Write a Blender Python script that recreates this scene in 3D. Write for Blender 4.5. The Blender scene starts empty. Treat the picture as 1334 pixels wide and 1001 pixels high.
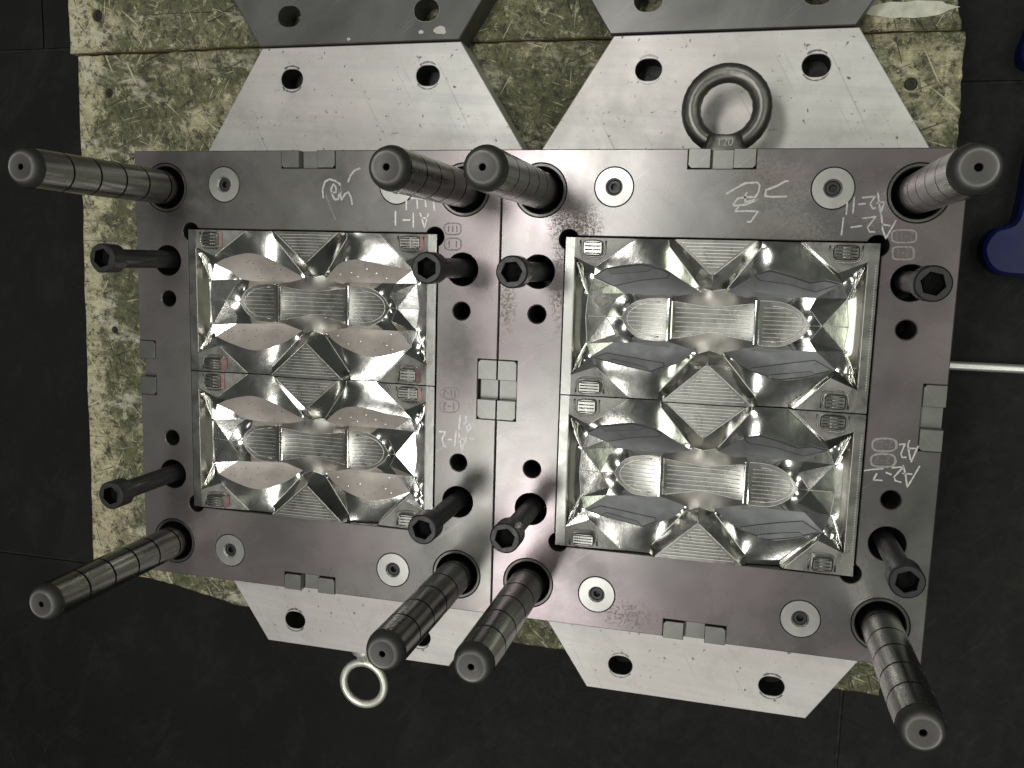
import bpy, bmesh, math, random
import numpy as np
from mathutils import Vector, Matrix
from mathutils.geometry import delaunay_2d_cdt

random.seed(7)
rng = np.random.default_rng(7)
S = bpy.context.scene
COL = S.collection
MM = 0.001
Z0 = 0.264            # height of the mould faces above the floor (m)

# ------------------------------------------------------------------ camera
CR = np.array([[0.968049, -0.060893, 0.243254], [0.028118, 0.990309, 0.136005], [-0.249178, -0.12482, 0.96038]])
CP = np.array([193.28, -92.26, 710.89])
FPX = 1142.315
cam = bpy.data.objects.new('camera', bpy.data.cameras.new('camera'))
COL.objects.link(cam)
cam.data.sensor_width = 36
cam.data.lens = FPX / 1334 * 36
cam.data.clip_start = 0.02
cam.data.clip_end = 60
m4 = Matrix([list(CR[0]) + [CP[0] * MM], list(CR[1]) + [CP[1] * MM], list(CR[2]) + [CP[2] * MM + Z0], [0, 0, 0, 1]])
cam.matrix_world = m4
S.camera = cam

# ------------------------------------------------------------------ light
W = bpy.data.worlds.new('World'); S.world = W; W.use_nodes = True
bg = W.node_tree.nodes['Background']
bg.inputs[0].default_value = (0.80, 0.86, 0.80, 1)
bg.inputs[1].default_value = 0.062

def lamp(name, loc, target, sx, sy, power, col):
    l = bpy.data.lights.new(name, 'AREA'); l.shape = 'RECTANGLE'; l.size = sx; l.size_y = sy
    l.energy = power; l.color = col
    o = bpy.data.objects.new(name, l); COL.objects.link(o)
    o.location = loc
    d = Vector(target) - Vector(loc)
    o.rotation_euler = d.to_track_quat('-Z', 'Y').to_euler()
    return o
WARM = (1.0, 0.985, 0.94)
for (x, y, sx, sy, pw) in ((-0.44, 0.25, 0.30, 0.60, 18), (-0.50, -1.05, 0.40, 0.9, 18), (1.75, -1.75, 0.6, 1.2, 14),
                           (-3.9, -0.6, 0.6, 1.2, 14), (0.35, 2.1, 1.2, 0.6, 20), (0.6, -2.7, 1.2, 0.6, 14), (-3.2, 2.4, 0.6, 1.2, 14), (3.6, 1.6, 0.6, 1.2, 14)):
    lamp('ceiling_and_fill_lamp', (x, y, Z0 + 2.45), (x, y, 0), sx, sy, pw, WARM)  # near pair follows glare and shadow; the farther lamps are added for reflections
lamp('added_green_panel', (1.75, 0.2, Z0 + 2.45), (1.75, 0.2, 0), 1.1, 1.9, 19, (0.93, 1.0, 0.80))  # added unseen panel giving the insert end faces a pale-green reflection

S.view_settings.view_transform = 'Standard'
S.view_settings.look = 'None'
S.view_settings.exposure = 0.0
S.view_settings.gamma = 1.0
S.render.engine = 'CYCLES'

# ------------------------------------------------------------------ helpers
def bp(px, py, z=0.0):
    """photo pixel -> x, y in mm on the plane at height z (mm above the mould face)"""
    d = CR @ np.array([(px - 667) / FPX, -(py - 500.5) / FPX, -1.0])
    t = (z - CP[2]) / d[2]
    return (CP[0] + t * d[0], CP[1] + t * d[1])

def new_obj(name, me, parent=None, mat=None, loc=None):
    o = bpy.data.objects.new(name, me); COL.objects.link(o)
    if mat and me and not me.materials: me.materials.append(mat)
    if parent: o.parent = parent
    if loc is not None: o.location = loc
    return o

def empty(name, loc, label, cat, group=None):
    o = bpy.data.objects.new(name, None); COL.objects.link(o); o.location = loc
    o.empty_display_size = 0.01
    tag(o, label, cat, group); return o

def tag(o, label=None, cat=None, group=None, kind=None):
    if label: o['label'] = label
    if cat: o['category'] = cat
    if group: o['group'] = group
    if kind: o['kind'] = kind
    return o

def P3(x, y, z): return (x * MM, y * MM, z * MM)
def W3(x, y, z): return (x * MM, y * MM, z * MM + Z0)

def mesh_from(name, verts, faces, smooth=None, mm=True):
    me = bpy.data.meshes.new(name)
    v = [tuple(c * MM for c in p) for p in verts] if mm else verts
    me.from_pydata(v, [], faces)
    if smooth is not None:
        me.polygons.foreach_set('use_smooth', [smooth] * len(me.polygons))
    me.update(); return me

def fix_normals(me):
    bm = bmesh.new(); bm.from_mesh(me)
    bmesh.ops.remove_doubles(bm, verts=bm.verts, dist=1e-7)
    bmesh.ops.recalc_face_normals(bm, faces=bm.faces)
    bm.to_mesh(me); bm.free(); me.update()

def auto_smooth(me, deg=32):
    bm = bmesh.new(); bm.from_mesh(me)
    for f in bm.faces: f.smooth = True
    for e in bm.edges:
        if len(e.link_faces) == 2 and e.calc_face_angle(3.2) > math.radians(deg): e.smooth = False
    bm.to_mesh(me); bm.free(); me.update()

def circle(cx, cy, r, n=40): return [(cx + r * math.cos(2 * math.pi * i / n), cy + r * math.sin(2 * math.pi * i / n)) for i in range(n)]

def area2(l):
    return sum(l[i][0] * l[(i + 1) % len(l)][1] - l[(i + 1) % len(l)][0] * l[i][1] for i in range(len(l)))

def offset_loop(l, d):
    """offset a CCW loop inwards by d"""
    n = len(l); o = []
    for i in range(n):
        p, q, r = Vector(l[i - 1]), Vector(l[i]), Vector(l[(i + 1) % n])
        a = (q - p); b = (r - q)
        if a.length < 1e-9 or b.length < 1e-9: o.append(tuple(q)); continue
        a.normalize(); b.normalize()
        na = Vector((-a.y, a.x)); nb = Vector((-b.y, b.x))
        m = na + nb
        k = max(m.dot(na), 0.35)
        o.append(tuple(q + m * (d / k)))
    return o

def pip(x, y, poly):
    c = False; n = len(poly); j = n - 1
    for i in range(n):
        xi, yi = poly[i][0], poly[i][1]; xj, yj = poly[j][0], poly[j][1]
        if (yi > y) != (yj > y) and x < (xj - xi) * (y - yi) / (yj - yi) + xi: c = not c
        j = i
    return c

def cdt_fill(outer, holes):
    vs = []; es = []
    for l in [outer] + holes:
        b = len(vs); vs += [Vector((p[0], p[1])) for p in l]
        es += [(b + i, b + (i + 1) % len(l)) for i in range(len(l))]
    ov, oe, of, *_ = delaunay_2d_cdt(vs, es, [], 0, 1e-6)
    tri = []
    for f in of:
        c = sum((ov[i] for i in f), Vector((0, 0))) / len(f)
        if pip(c.x, c.y, outer) and not any(pip(c.x, c.y, h) for h in holes): tri.append(list(f))
    return [tuple(v) for v in ov], tri

def plate_mesh(name, outer, holes, top, bottom, edge=0.8):
    """solid plate with blind or through holes. holes: (loop, depth or None, chamfer)"""
    if area2(outer) < 0: outer = outer[::-1]
    V = []; F = []
    def ring(l, z):
        b = len(V); V.extend([(p[0], p[1], z) for p in l]); return b
    def bridge(a, b, n, flip=False):
        for i in range(n):
            j = (i + 1) % n
            q = (a + i, a + j, b + j, b + i)
            F.append(q[::-1] if flip else q)
    inner = offset_loop(outer, edge)
    tl = []; through = []
    for l, dep, ch in holes:
        if area2(l) < 0: l = l[::-1]
        big = offset_loop(l, -ch) if ch else l
        tl.append(big)
        a = ring(big, top)
        b = a
        if ch:
            b = ring(l, top - ch); bridge(b, a, len(l), False)
        zb = bottom if dep is None else top - dep
        c = ring(l, zb); bridge(c, b, len(l), False)
        if dep is None: through.append(l)
        else: F.append(tuple(c + i for i in range(len(l))))
    v2, t2 = cdt_fill(inner, tl)
    b = len(V); V.extend([(p[0], p[1], top) for p in v2]); F.extend([tuple(b + i for i in t) for t in t2])
    a = ring(inner, top); c = ring(outer, top - edge); d = ring(outer, bottom)
    n = len(outer)
    bridge(c, a, n); bridge(d, c, n)
    v3, t3 = cdt_fill(outer, through)
    b = len(V); V.extend([(p[0], p[1], bottom) for p in v3]); F.extend([tuple(b + i for i in t)[::-1] for t in t3])
    me = mesh_from(name, V, F)
    fix_normals(me); auto_smooth(me, 30)
    return me

def lathe(name, prof, n=40, cx=0, cy=0):
    V = []; F = []
    for r, z in prof:
        for i in range(n):
            a = 2 * math.pi * i / n; V.append((cx + r * math.cos(a), cy + r * math.sin(a), z))
    for k in range(len(prof) - 1):
        for i in range(n):
            j = (i + 1) % n
            F.append((k * n + i, k * n + j, (k + 1) * n + j, (k + 1) * n + i))
    me = mesh_from(name, V, F); fix_normals(me); auto_smooth(me, 28); return me

def box_mesh(name, x0, x1, y0, y1, z0, z1, bev=0.6, seg=2):
    bm = bmesh.new()
    vs = [bm.verts.new(P3(x, y, z)) for x in (x0, x1) for y in (y0, y1) for z in (z0, z1)]
    bmesh.ops.convex_hull(bm, input=vs)
    bmesh.ops.dissolve_limit(bm, angle_limit=0.01, verts=bm.verts, edges=bm.edges)
    if bev: bmesh.ops.bevel(bm, geom=bm.edges[:], offset=bev * MM, segments=seg, affect='EDGES', profile=0.6)
    bmesh.ops.recalc_face_normals(bm, faces=bm.faces)
    me = bpy.data.meshes.new(name); bm.to_mesh(me); bm.free(); auto_smooth(me, 12); return me

def tube_into(V, F, pts, r, n=6, closed=False):
    """append a tube along 3-D pts (mm)"""
    P = [Vector(p) for p in pts]; m = len(P)
    if m < 2: return
    base = len(V)
    for i in range(m):
        if closed: t = P[(i + 1) % m] - P[i - 1]
        else: t = P[min(i + 1, m - 1)] - P[max(i - 1, 0)]
        if t.length < 1e-9: t = Vector((1, 0, 0))
        t.normalize()
        up = Vector((0, 0, 1)) if abs(t.z) < 0.95 else Vector((1, 0, 0))
        a = t.cross(up).normalized(); b = a.cross(t)
        rr = r if not callable(r) else r(i / (m - 1))
        for k in range(n):
            w = 2 * math.pi * k / n
            V.append(tuple(P[i] + a * (rr * math.cos(w)) + b * (rr * math.sin(w))))
    for i in range(m if closed else m - 1):
        for k in range(n):
            j = (i + 1) % m; l = (k + 1) % n
            F.append((base + i * n + k, base + i * n + l, base + j * n + l, base + j * n + k))
    if not closed:
        F.append(tuple(base + k for k in range(n))[::-1]); F.append(tuple(base + (m - 1) * n + k for k in range(n)))

def ribbon_into(V, F, pts, w, z=0.12, jit=0.0, h=0.1):
    """flat chalk stroke with thickness h, on plane z (mm)"""
    P = []
    for i in range(len(pts) - 1):
        a, b = Vector(pts[i]), Vector(pts[i + 1]); n = max(1, int((b - a).length / 1.1))
        P += [a + (b - a) * (k / n) for k in range(n)]
    P.append(Vector(pts[-1])); base = len(V); m = len(P)
    for i in range(m):
        t = P[min(i + 1, m - 1)] - P[max(i - 1, 0)]
        if t.length < 1e-9: t = Vector((1, 0))
        t.normalize(); nrm = Vector((-t.y, t.x))
        ww = w * (0.5 + random.uniform(-jit, jit))
        for s in (-1, 1):
            q = P[i] + nrm * (ww * s)
            V.append((q.x, q.y, z)); V.append((q.x, q.y, z - h))
    for i in range(m - 1):
        a = base + 4 * i; b = a + 4
        F.append((a, b, b + 2, a + 2)); F.append((a, a + 1, b + 1, b)); F.append((a + 2, b + 2, b + 3, a + 3))

# ------------------------------------------------------------------ materials
def mat(name):
    m = bpy.data.materials.new(name); m.use_nodes = True
    nt = m.node_tree; b = nt.nodes['Principled BSDF']
    return m, nt, b
def N(nt, t, **kw):
    n = nt.nodes.new(t)
    for k, v in kw.items():
        if k in n.inputs: n.inputs[k].default_value = v
        else: setattr(n, k, v)
    return n
def coords(nt, scale=(1, 1, 1), rot=(0, 0, 0), src='Object'):
    tc = N(nt, 'ShaderNodeTexCoord'); mp = N(nt, 'ShaderNodeMapping')
    mp.inputs['Scale'].default_value = scale
    if any(rot):
        m0 = N(nt, 'ShaderNodeMapping'); m0.inputs['Rotation'].default_value = rot
        nt.links.new(tc.outputs[src], m0.inputs['Vector']); nt.links.new(m0.outputs[0], mp.inputs['Vector'])
    else: nt.links.new(tc.outputs[src], mp.inputs['Vector'])
    return mp.outputs[0]
def noise(nt, scale, detail=4, rough=0.55, vec=None, dist=0.0, out='Fac'):
    n = N(nt, 'ShaderNodeTexNoise'); n.inputs['Scale'].default_value = scale
    n.inputs['Detail'].default_value = detail; n.inputs['Roughness'].default_value = rough; n.inputs['Distortion'].default_value = dist
    if vec is not None: nt.links.new(vec, n.inputs['Vector'])
    return n.outputs[out]
def ramp(nt, fac, stops, interp='LINEAR'):
    r = N(nt, 'ShaderNodeValToRGB'); r.color_ramp.interpolation = interp
    e = r.color_ramp.elements
    while len(e) > 1: e.remove(e[-1])
    for i, (p, c) in enumerate(stops):
        x = e[0] if i == 0 else e.new(p)
        x.position = p; x.color = (c, c, c, 1) if not isinstance(c, (tuple, list)) else (*c, 1)
    nt.links.new(fac, r.inputs[0]); return r.outputs[0]
def mix(nt, fac, a, b, mode='MIX'):
    n = N(nt, 'ShaderNodeMix'); n.data_type = 'RGBA'; n.blend_type = mode
    for sock, v in ((n.inputs[0], fac), (n.inputs[6], a), (n.inputs[7], b)):
        if hasattr(v, 'is_linked'): nt.links.new(v, sock)
        elif isinstance(v, (int, float)): sock.default_value = v if sock.type == 'VALUE' else (v, v, v, 1)
        else: sock.default_value = (*v, 1)
    return n.outputs[2]
def math_n(nt, op, a, b=0.0):
    n = N(nt, 'ShaderNodeMath'); n.operation = op
    for s, v in ((n.inputs[0], a), (n.inputs[1], b)):
        if hasattr(v, 'is_linked'): nt.links.new(v, s)
        else: s.default_value = v
    return n.outputs[0]
def bump(nt, b, h, strength=0.2, dist=0.0005):
    n = N(nt, 'ShaderNodeBump'); n.inputs['Strength'].default_value = strength; n.inputs['Distance'].default_value = dist
    nt.links.new(h, n.inputs['Height']); nt.links.new(n.outputs[0], b.inputs['Normal'])
def blob(nt, spots, soft=1.0, vec=None):
    """sum of soft spots (x, y, radius) in object space metres, for stains with a place of their own"""
    out = None
    for x, y, rx, ry in spots:
        tc = coords(nt)
        sub = N(nt, 'ShaderNodeVectorMath'); sub.operation = 'SUBTRACT'; nt.links.new(tc, sub.inputs[0]); sub.inputs[1].default_value = (x, y, 0)
        mul = N(nt, 'ShaderNodeVectorMath'); mul.operation = 'MULTIPLY'; nt.links.new(sub.outputs[0], mul.inputs[0]); mul.inputs[1].default_value = (1 / rx, 1 / ry, 0)
        ln = N(nt, 'ShaderNodeVectorMath'); ln.operation = 'LENGTH'; nt.links.new(mul.outputs[0], ln.inputs[0])
        v = math_n(nt, 'SUBTRACT', 1.0, ln.outputs['Value'])
        v = math_n(nt, 'MAXIMUM', v, 0.0)
        out = v if out is None else math_n(nt, 'MAXIMUM', out, v)
    return out

def steel(name, base, rough, metallic=1.0, tint=None, var=0.25, grind=0.12, gdir=0, stains=None, rust=None, fine=900, specks=0.0, blot=0.0, streak=0.0):
    m, nt, b = mat(name)
    v = coords(nt)
    n1 = noise(nt, 9, 6, 0.6, v, 0.6); n2 = noise(nt, 42, 5, 0.6, v)
    lo = tuple(c * (1 - var) for c in base); hi = tuple(min(1, c * (1 + var * 0.55)) for c in base)
    col = mix(nt, ramp(nt, n1, [(0.33, 0.0), (0.68, 1.0)]), lo, hi)
    col = mix(nt, math_n(nt, 'MULTIPLY', ramp(nt, n2, [(0.5, 0.0), (0.74, 1.0)]), 0.35), col, tuple(c * 0.62 for c in base))
    if tint:
        n3 = noise(nt, 6.5, 3, 0.5, coords(nt, rot=(0, 0, 1.0)))
        col = mix(nt, ramp(nt, n3, [(0.36, 0.0), (0.62, 0.9)]), col, tint)
    if stains:
        col = mix(nt, math_n(nt, 'MULTIPLY', ramp(nt, math_n(nt, 'MULTIPLY', blob(nt, stains), ramp(nt, noise(nt, 30, 6, 0.7, v), [(0.3, 0.3), (0.65, 1.3)])), [(0.05, 0.0), (0.75, 1.0)]), 0.75), col, tuple(c * 0.34 for c in base))
    rg = ramp(nt, noise(nt, 16, 6, 0.65, v, 0.4), [(0.3, max(0.04, rough * 0.86)), (0.72, min(1, rough * 1.2))])
    if rust:
        rm = math_n(nt, 'MULTIPLY', blob(nt, rust), ramp(nt, noise(nt, 520, 8, 0.8, v), [(0.46, 0.0), (0.60, 1.3)]))
        rm = ramp(nt, rm, [(0.10, 0.0), (0.65, 0.5)])
        col = mix(nt, rm, col, (0.11, 0.078, 0.045))
        rg = mix(nt, rm, rg, 0.85)
        met = math_n(nt, 'MULTIPLY', math_n(nt, 'SUBTRACT', 1.0, rm), metallic)
        nt.links.new(met, b.inputs['Metallic'])
    else: b.inputs['Metallic'].default_value = metallic
    if streak:
        sk = noise(nt, 1.0, 5, 0.65, coords(nt, (3.5, 150, 60), (0, 0, 0.06)), 0.2)
        col = mix(nt, math_n(nt, 'MULTIPLY', ramp(nt, sk, [(0.42, 0.0), (0.68, 1.0)]), streak), col, tuple(c * 0.72 for c in base))
        s4 = noise(nt, 1.0, 2, 0.5, coords(nt, (420, 7, 300), (0, 0, -0.5)))
        col = mix(nt, math_n(nt, 'MULTIPLY', ramp(nt, s4, [(0.67, 0.0), (0.70, 1.0)]), streak), col, tuple(c * 0.45 for c in base))
    if blot:
        bl = math_n(nt, 'MULTIPLY', ramp(nt, noise(nt, 24, 7, 0.7, coords(nt, rot=(0, 0, 0.7))), [(0.54, 0.0), (0.70, 1.0)]), blot)
        col = mix(nt, bl, col, tuple(c * 0.5 for c in base))
        lt = math_n(nt, 'MULTIPLY', ramp(nt, noise(nt, 60, 8, 0.75, coords(nt, rot=(0, 0, 2.2))), [(0.52, 0.0), (0.64, 1.0)]), blot * 0.6)
        col = mix(nt, lt, col, (0.62, 0.615, 0.59))
    if specks:
        sp = ramp(nt, noise(nt, 190, 3, 0.6, v), [(0.66, 0.0), (0.72, specks)])
        col = mix(nt, sp, col, (0.02, 0.018, 0.015))
    # fine scratches: stretched noise in two directions
    sc = (fine, fine * 0.012, fine) if gdir == 0 else (fine * 0.012, fine, fine)
    g = noise(nt, 1.0, 3, 0.6, coords(nt, sc))
    s2 = noise(nt, 1.0, 2, 0.5, coords(nt, (700, 9, 700), (0, 0, 0.9)))
    scr = ramp(nt, s2, [(0.70, 0.0), (0.74, 1.0)])
    col = mix(nt, math_n(nt, 'MULTIPLY', scr, 0.12), col, (0.75, 0.75, 0.75))
    nt.links.new(col, b.inputs['Base Color']); nt.links.new(rg, b.inputs['Roughness'])
    bump(nt, b, g, grind, 0.00006)
    return m

def simple(name, base, rough, metallic=0.0, var=0.2, scale=60, bmp=0.0, spec=None):
    m, nt, b = mat(name)
    v = coords(nt)
    n = noise(nt, scale, 5, 0.6, v)
    col = mix(nt, ramp(nt, n, [(0.3, 0.0), (0.7, 1.0)]), tuple(c * (1 - var) for c in base), tuple(min(1, c * (1 + var)) for c in base))
    nt.links.new(col, b.inputs['Base Color'])
    b.inputs['Metallic'].default_value = metallic
    rg = ramp(nt, noise(nt, scale * 1.7, 4, 0.6, v), [(0.3, rough * 0.8), (0.7, min(1, rough * 1.2))])
    nt.links.new(rg, b.inputs['Roughness'])
    if spec is not None: b.inputs['Specular IOR Level'].default_value = spec
    if bmp: bump(nt, b, noise(nt, scale * 4, 4, 0.6, v), bmp, 0.0002)
    return m

M = {}
M['face_l'] = steel('ground_steel_left', (0.195, 0.193, 0.181), 0.28, 0.66, tint=(0.215, 0.185, 0.19), var=0.26, grind=0.05,
                    stains=[(0.143, 0.03, 0.03, 0.05), (-0.12, 0.16, 0.09, 0.05), (0.13, -0.15, 0.05, 0.08)], fine=800)
M['face_r'] = steel('ground_steel_right', (0.182, 0.180, 0.173), 0.27, 0.68, tint=(0.222, 0.184, 0.197), var=0.22, grind=0.05,
                    stains=[(-0.115, 0.120, 0.03, 0.04), (-0.10, -0.155, 0.06, 0.04), (0.04, 0.115, 0.06, 0.03)],
                    rust=[(-0.112, 0.138, 0.028, 0.026), (-0.123, 0.09, 0.012, 0.06), (0.045, 0.135, 0.05, 0.028), (0.035, 0.172, 0.045, 0.026), (-0.168, 0.07, 0.012, 0.035), (-0.05, -0.185, 0.04, 0.02)], fine=800)
M['clamp'] = steel('bright_clamp_steel', (0.575, 0.57, 0.548), 0.44, 0.45, tint=(0.51, 0.475, 0.46), var=0.24, grind=0.06, gdir=1, fine=700, specks=0.8, blot=0.34, streak=0.5)
M['dark_plate'] = steel('dark_clamp_steel', (0.115, 0.115, 0.11), 0.42, 0.6, var=0.35, grind=0.08, fine=700)
M['mid_plate'] = steel('grey_clamp_steel', (0.17, 0.17, 0.165), 0.34, 0.8, var=0.3, grind=0.08, fine=700)
M['bore'] = simple('shaded_bore', (0.012, 0.012, 0.011), 0.55, 0.0, 0.4, 200)  # near-black puts the shade of deep bores and slots into the colour
M['lock'] = steel('lock_steel', (0.20, 0.20, 0.188), 0.34, 0.85, var=0.15, grind=0.04, fine=1200)
M['disc'] = steel('turned_disc_steel', (0.40, 0.40, 0.38), 0.36, 0.9, var=0.14, grind=0.05, fine=900)
M['pillar'] = steel('pillar_steel', (0.27, 0.268, 0.255), 0.26, 1.0, var=0.2, grind=0.02, gdir=1, fine=600)
M['nose'] = steel('worn_pillar_nose', (0.24, 0.235, 0.225), 0.5, 0.45, var=0.5, grind=0.05, fine=500)
def nose_mat():
    m, nt, b = mat('worn_pillar_nose')
    v = coords(nt)
    mul = N(nt, 'ShaderNodeVectorMath'); mul.operation = 'MULTIPLY'; nt.links.new(v, mul.inputs[0]); mul.inputs[1].default_value = (50, 50, 0)
    ln = N(nt, 'ShaderNodeVectorMath'); ln.operation = 'LENGTH'; nt.links.new(mul.outputs[0], ln.inputs[0])
    n = noise(nt, 220, 6, 0.7, v); n2 = noise(nt, 70, 5, 0.6, v)
    r = math_n(nt, 'ADD', ln.outputs['Value'], math_n(nt, 'MULTIPLY', math_n(nt, 'SUBTRACT', n2, 0.5), 0.09))
    col = ramp(nt, r, [(0.0, (0.06, 0.058, 0.055)), (0.42, (0.07, 0.068, 0.064)), (0.50, (0.17, 0.167, 0.16)), (0.55, (0.09, 0.088, 0.083)), (0.62, (0.05, 0.049, 0.046)), (0.73, (0.04, 0.039, 0.036))])
    col = mix(nt, math_n(nt, 'MULTIPLY', ramp(nt, n, [(0.5, 0.0), (0.66, 1.0)]), 0.5), col, (0.07, 0.066, 0.06))
    nt.links.new(col, b.inputs['Base Color']); b.inputs['Metallic'].default_value = 0.45
    nt.links.new(ramp(nt, n2, [(0.3, 0.38), (0.7, 0.6)]), b.inputs['Roughness'])
    bump(nt, b, n, 0.2, 0.0002)
    return m
M['nose'] = nose_mat()
M['bush'] = steel('bush_steel', (0.12, 0.118, 0.11), 0.36, 0.9, var=0.35, grind=0.1, fine=700)
M['black'] = simple('black_oxide', (0.0115, 0.012, 0.0125), 0.45, 0.0, 0.3, 160, 0.08)
M['black_bore'] = simple('black_socket', (0.003, 0.003, 0.003), 0.8, 0.0, 0.3, 200, spec=0.12)
M['forged'] = steel('forged_eyebolt_steel', (0.17, 0.165, 0.15), 0.36, 0.85, var=0.45, grind=0.2, fine=260)
M['zinc'] = steel('zinc_plated_steel', (0.74, 0.74, 0.66), 0.38, 0.75, var=0.12, grind=0.02, fine=500)
M['rod'] = steel('bright_rod_steel', (0.74, 0.74, 0.70), 0.33, 0.75, var=0.06, grind=0.0, gdir=1, fine=500)
M['mark'] = simple('worn_raised_marking', (0.24, 0.235, 0.215), 0.4, 0.6, 0.3, 500)
M['chalk'] = simple('chalk', (0.48, 0.46, 0.45), 0.95, 0.0, 0.25, 700)
M['chalk2'] = simple('faint_chalk', (0.27, 0.25, 0.25), 0.9, 0.0, 0.3, 900)
M['chalk3'] = simple('white_chalk', (0.80, 0.77, 0.76), 0.95, 0.0, 0.15, 700)
M['etch'] = simple('engraving', (0.16, 0.14, 0.145), 0.6, 0.3, 0.3, 900)
M['pad_tan'] = simple('tan_lens_texture', (0.40, 0.362, 0.332), 0.44, 0.4, 0.16, 45, 0.12)
M['pad_grey'] = simple('grey_lens_texture', (0.150, 0.155, 0.160), 0.42, 0.4, 0.16, 60, 0.12)
M['line'] = simple('dark_joint_line', (0.03, 0.03, 0.03), 0.5, 0.2, 0.2, 200)
M['pinmark'] = simple('bright_pin', (0.85, 0.85, 0.82), 0.25, 0.6, 0.1, 200)
M['pindark'] = simple('dark_pin', (0.06, 0.05, 0.045), 0.6, 0.2, 0.2, 200)
M['pink'] = simple('red_marker_stain', (0.36, 0.22, 0.22), 0.4, 0.5, 0.3, 120)
M['blue'] = simple('blue_plastic', (0.003, 0.0055, 0.058), 0.42, 0.0, 0.25, 25, 0.1, spec=0.3)
M['white_paint'] = simple('white_paint_smear', (0.47, 0.47, 0.39), 0.75, 0.0, 0.25, 90, 0.2)
M['screw'] = simple('rusty_screw', (0.025, 0.022, 0.018), 0.6, 0.5, 0.4, 300)

def chrome(name, base, rough, wave=None, var=0.12, wobble=0.14):
    m, nt, b = mat(name)
    v = coords(nt)
    n = noise(nt, 26, 5, 0.6, v, 0.3)
    col = mix(nt, ramp(nt, n, [(0.3, 0.0), (0.7, 1.0)]), tuple(c * (1 - var) for c in base), base)
    nt.links.new(col, b.inputs['Base Color']); b.inputs['Metallic'].default_value = 1.0
    rg = ramp(nt, noise(nt, 55, 5, 0.65, v, 0.5), [(0.32, rough * 0.85), (0.7, min(1, rough * 1.25))])
    nt.links.new(rg, b.inputs['Roughness'])
    h = noise(nt, 75, 3, 0.5, v)
    bn = N(nt, 'ShaderNodeBump'); bn.inputs['Strength'].default_value = wobble; bn.inputs['Distance'].default_value = 0.0012
    nt.links.new(h, bn.inputs['Height'])
    g = noise(nt, 1.0, 2, 0.5, coords(nt, wave if wave else (1500, 260, 1500)))
    b2 = N(nt, 'ShaderNodeBump'); b2.inputs['Strength'].default_value = 0.08 if wave is None else 0.25; b2.inputs['Distance'].default_value = 0.00012
    nt.links.new(g, b2.inputs['Height']); nt.links.new(bn.outputs[0], b2.inputs['Normal'])
    nt.links.new(b2.outputs[0], b.inputs['Normal'])
    return m
M['chrome'] = chrome('polished_mould_steel', (0.66, 0.66, 0.62), 0.15)
M['milled'] = chrome('milled_mould_steel', (0.27, 0.27, 0.25), 0.28, wave=(30, 900, 900))
M['milled_v'] = chrome('milled_rim_steel', (0.27, 0.27, 0.255), 0.30, wave=(900, 60, 900))
M['saddle'] = chrome('burnished_valley_steel', (0.27, 0.258, 0.236), 0.42)
M['rib'] = chrome('rib_steel', (0.56, 0.56, 0.525), 0.36)

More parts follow.
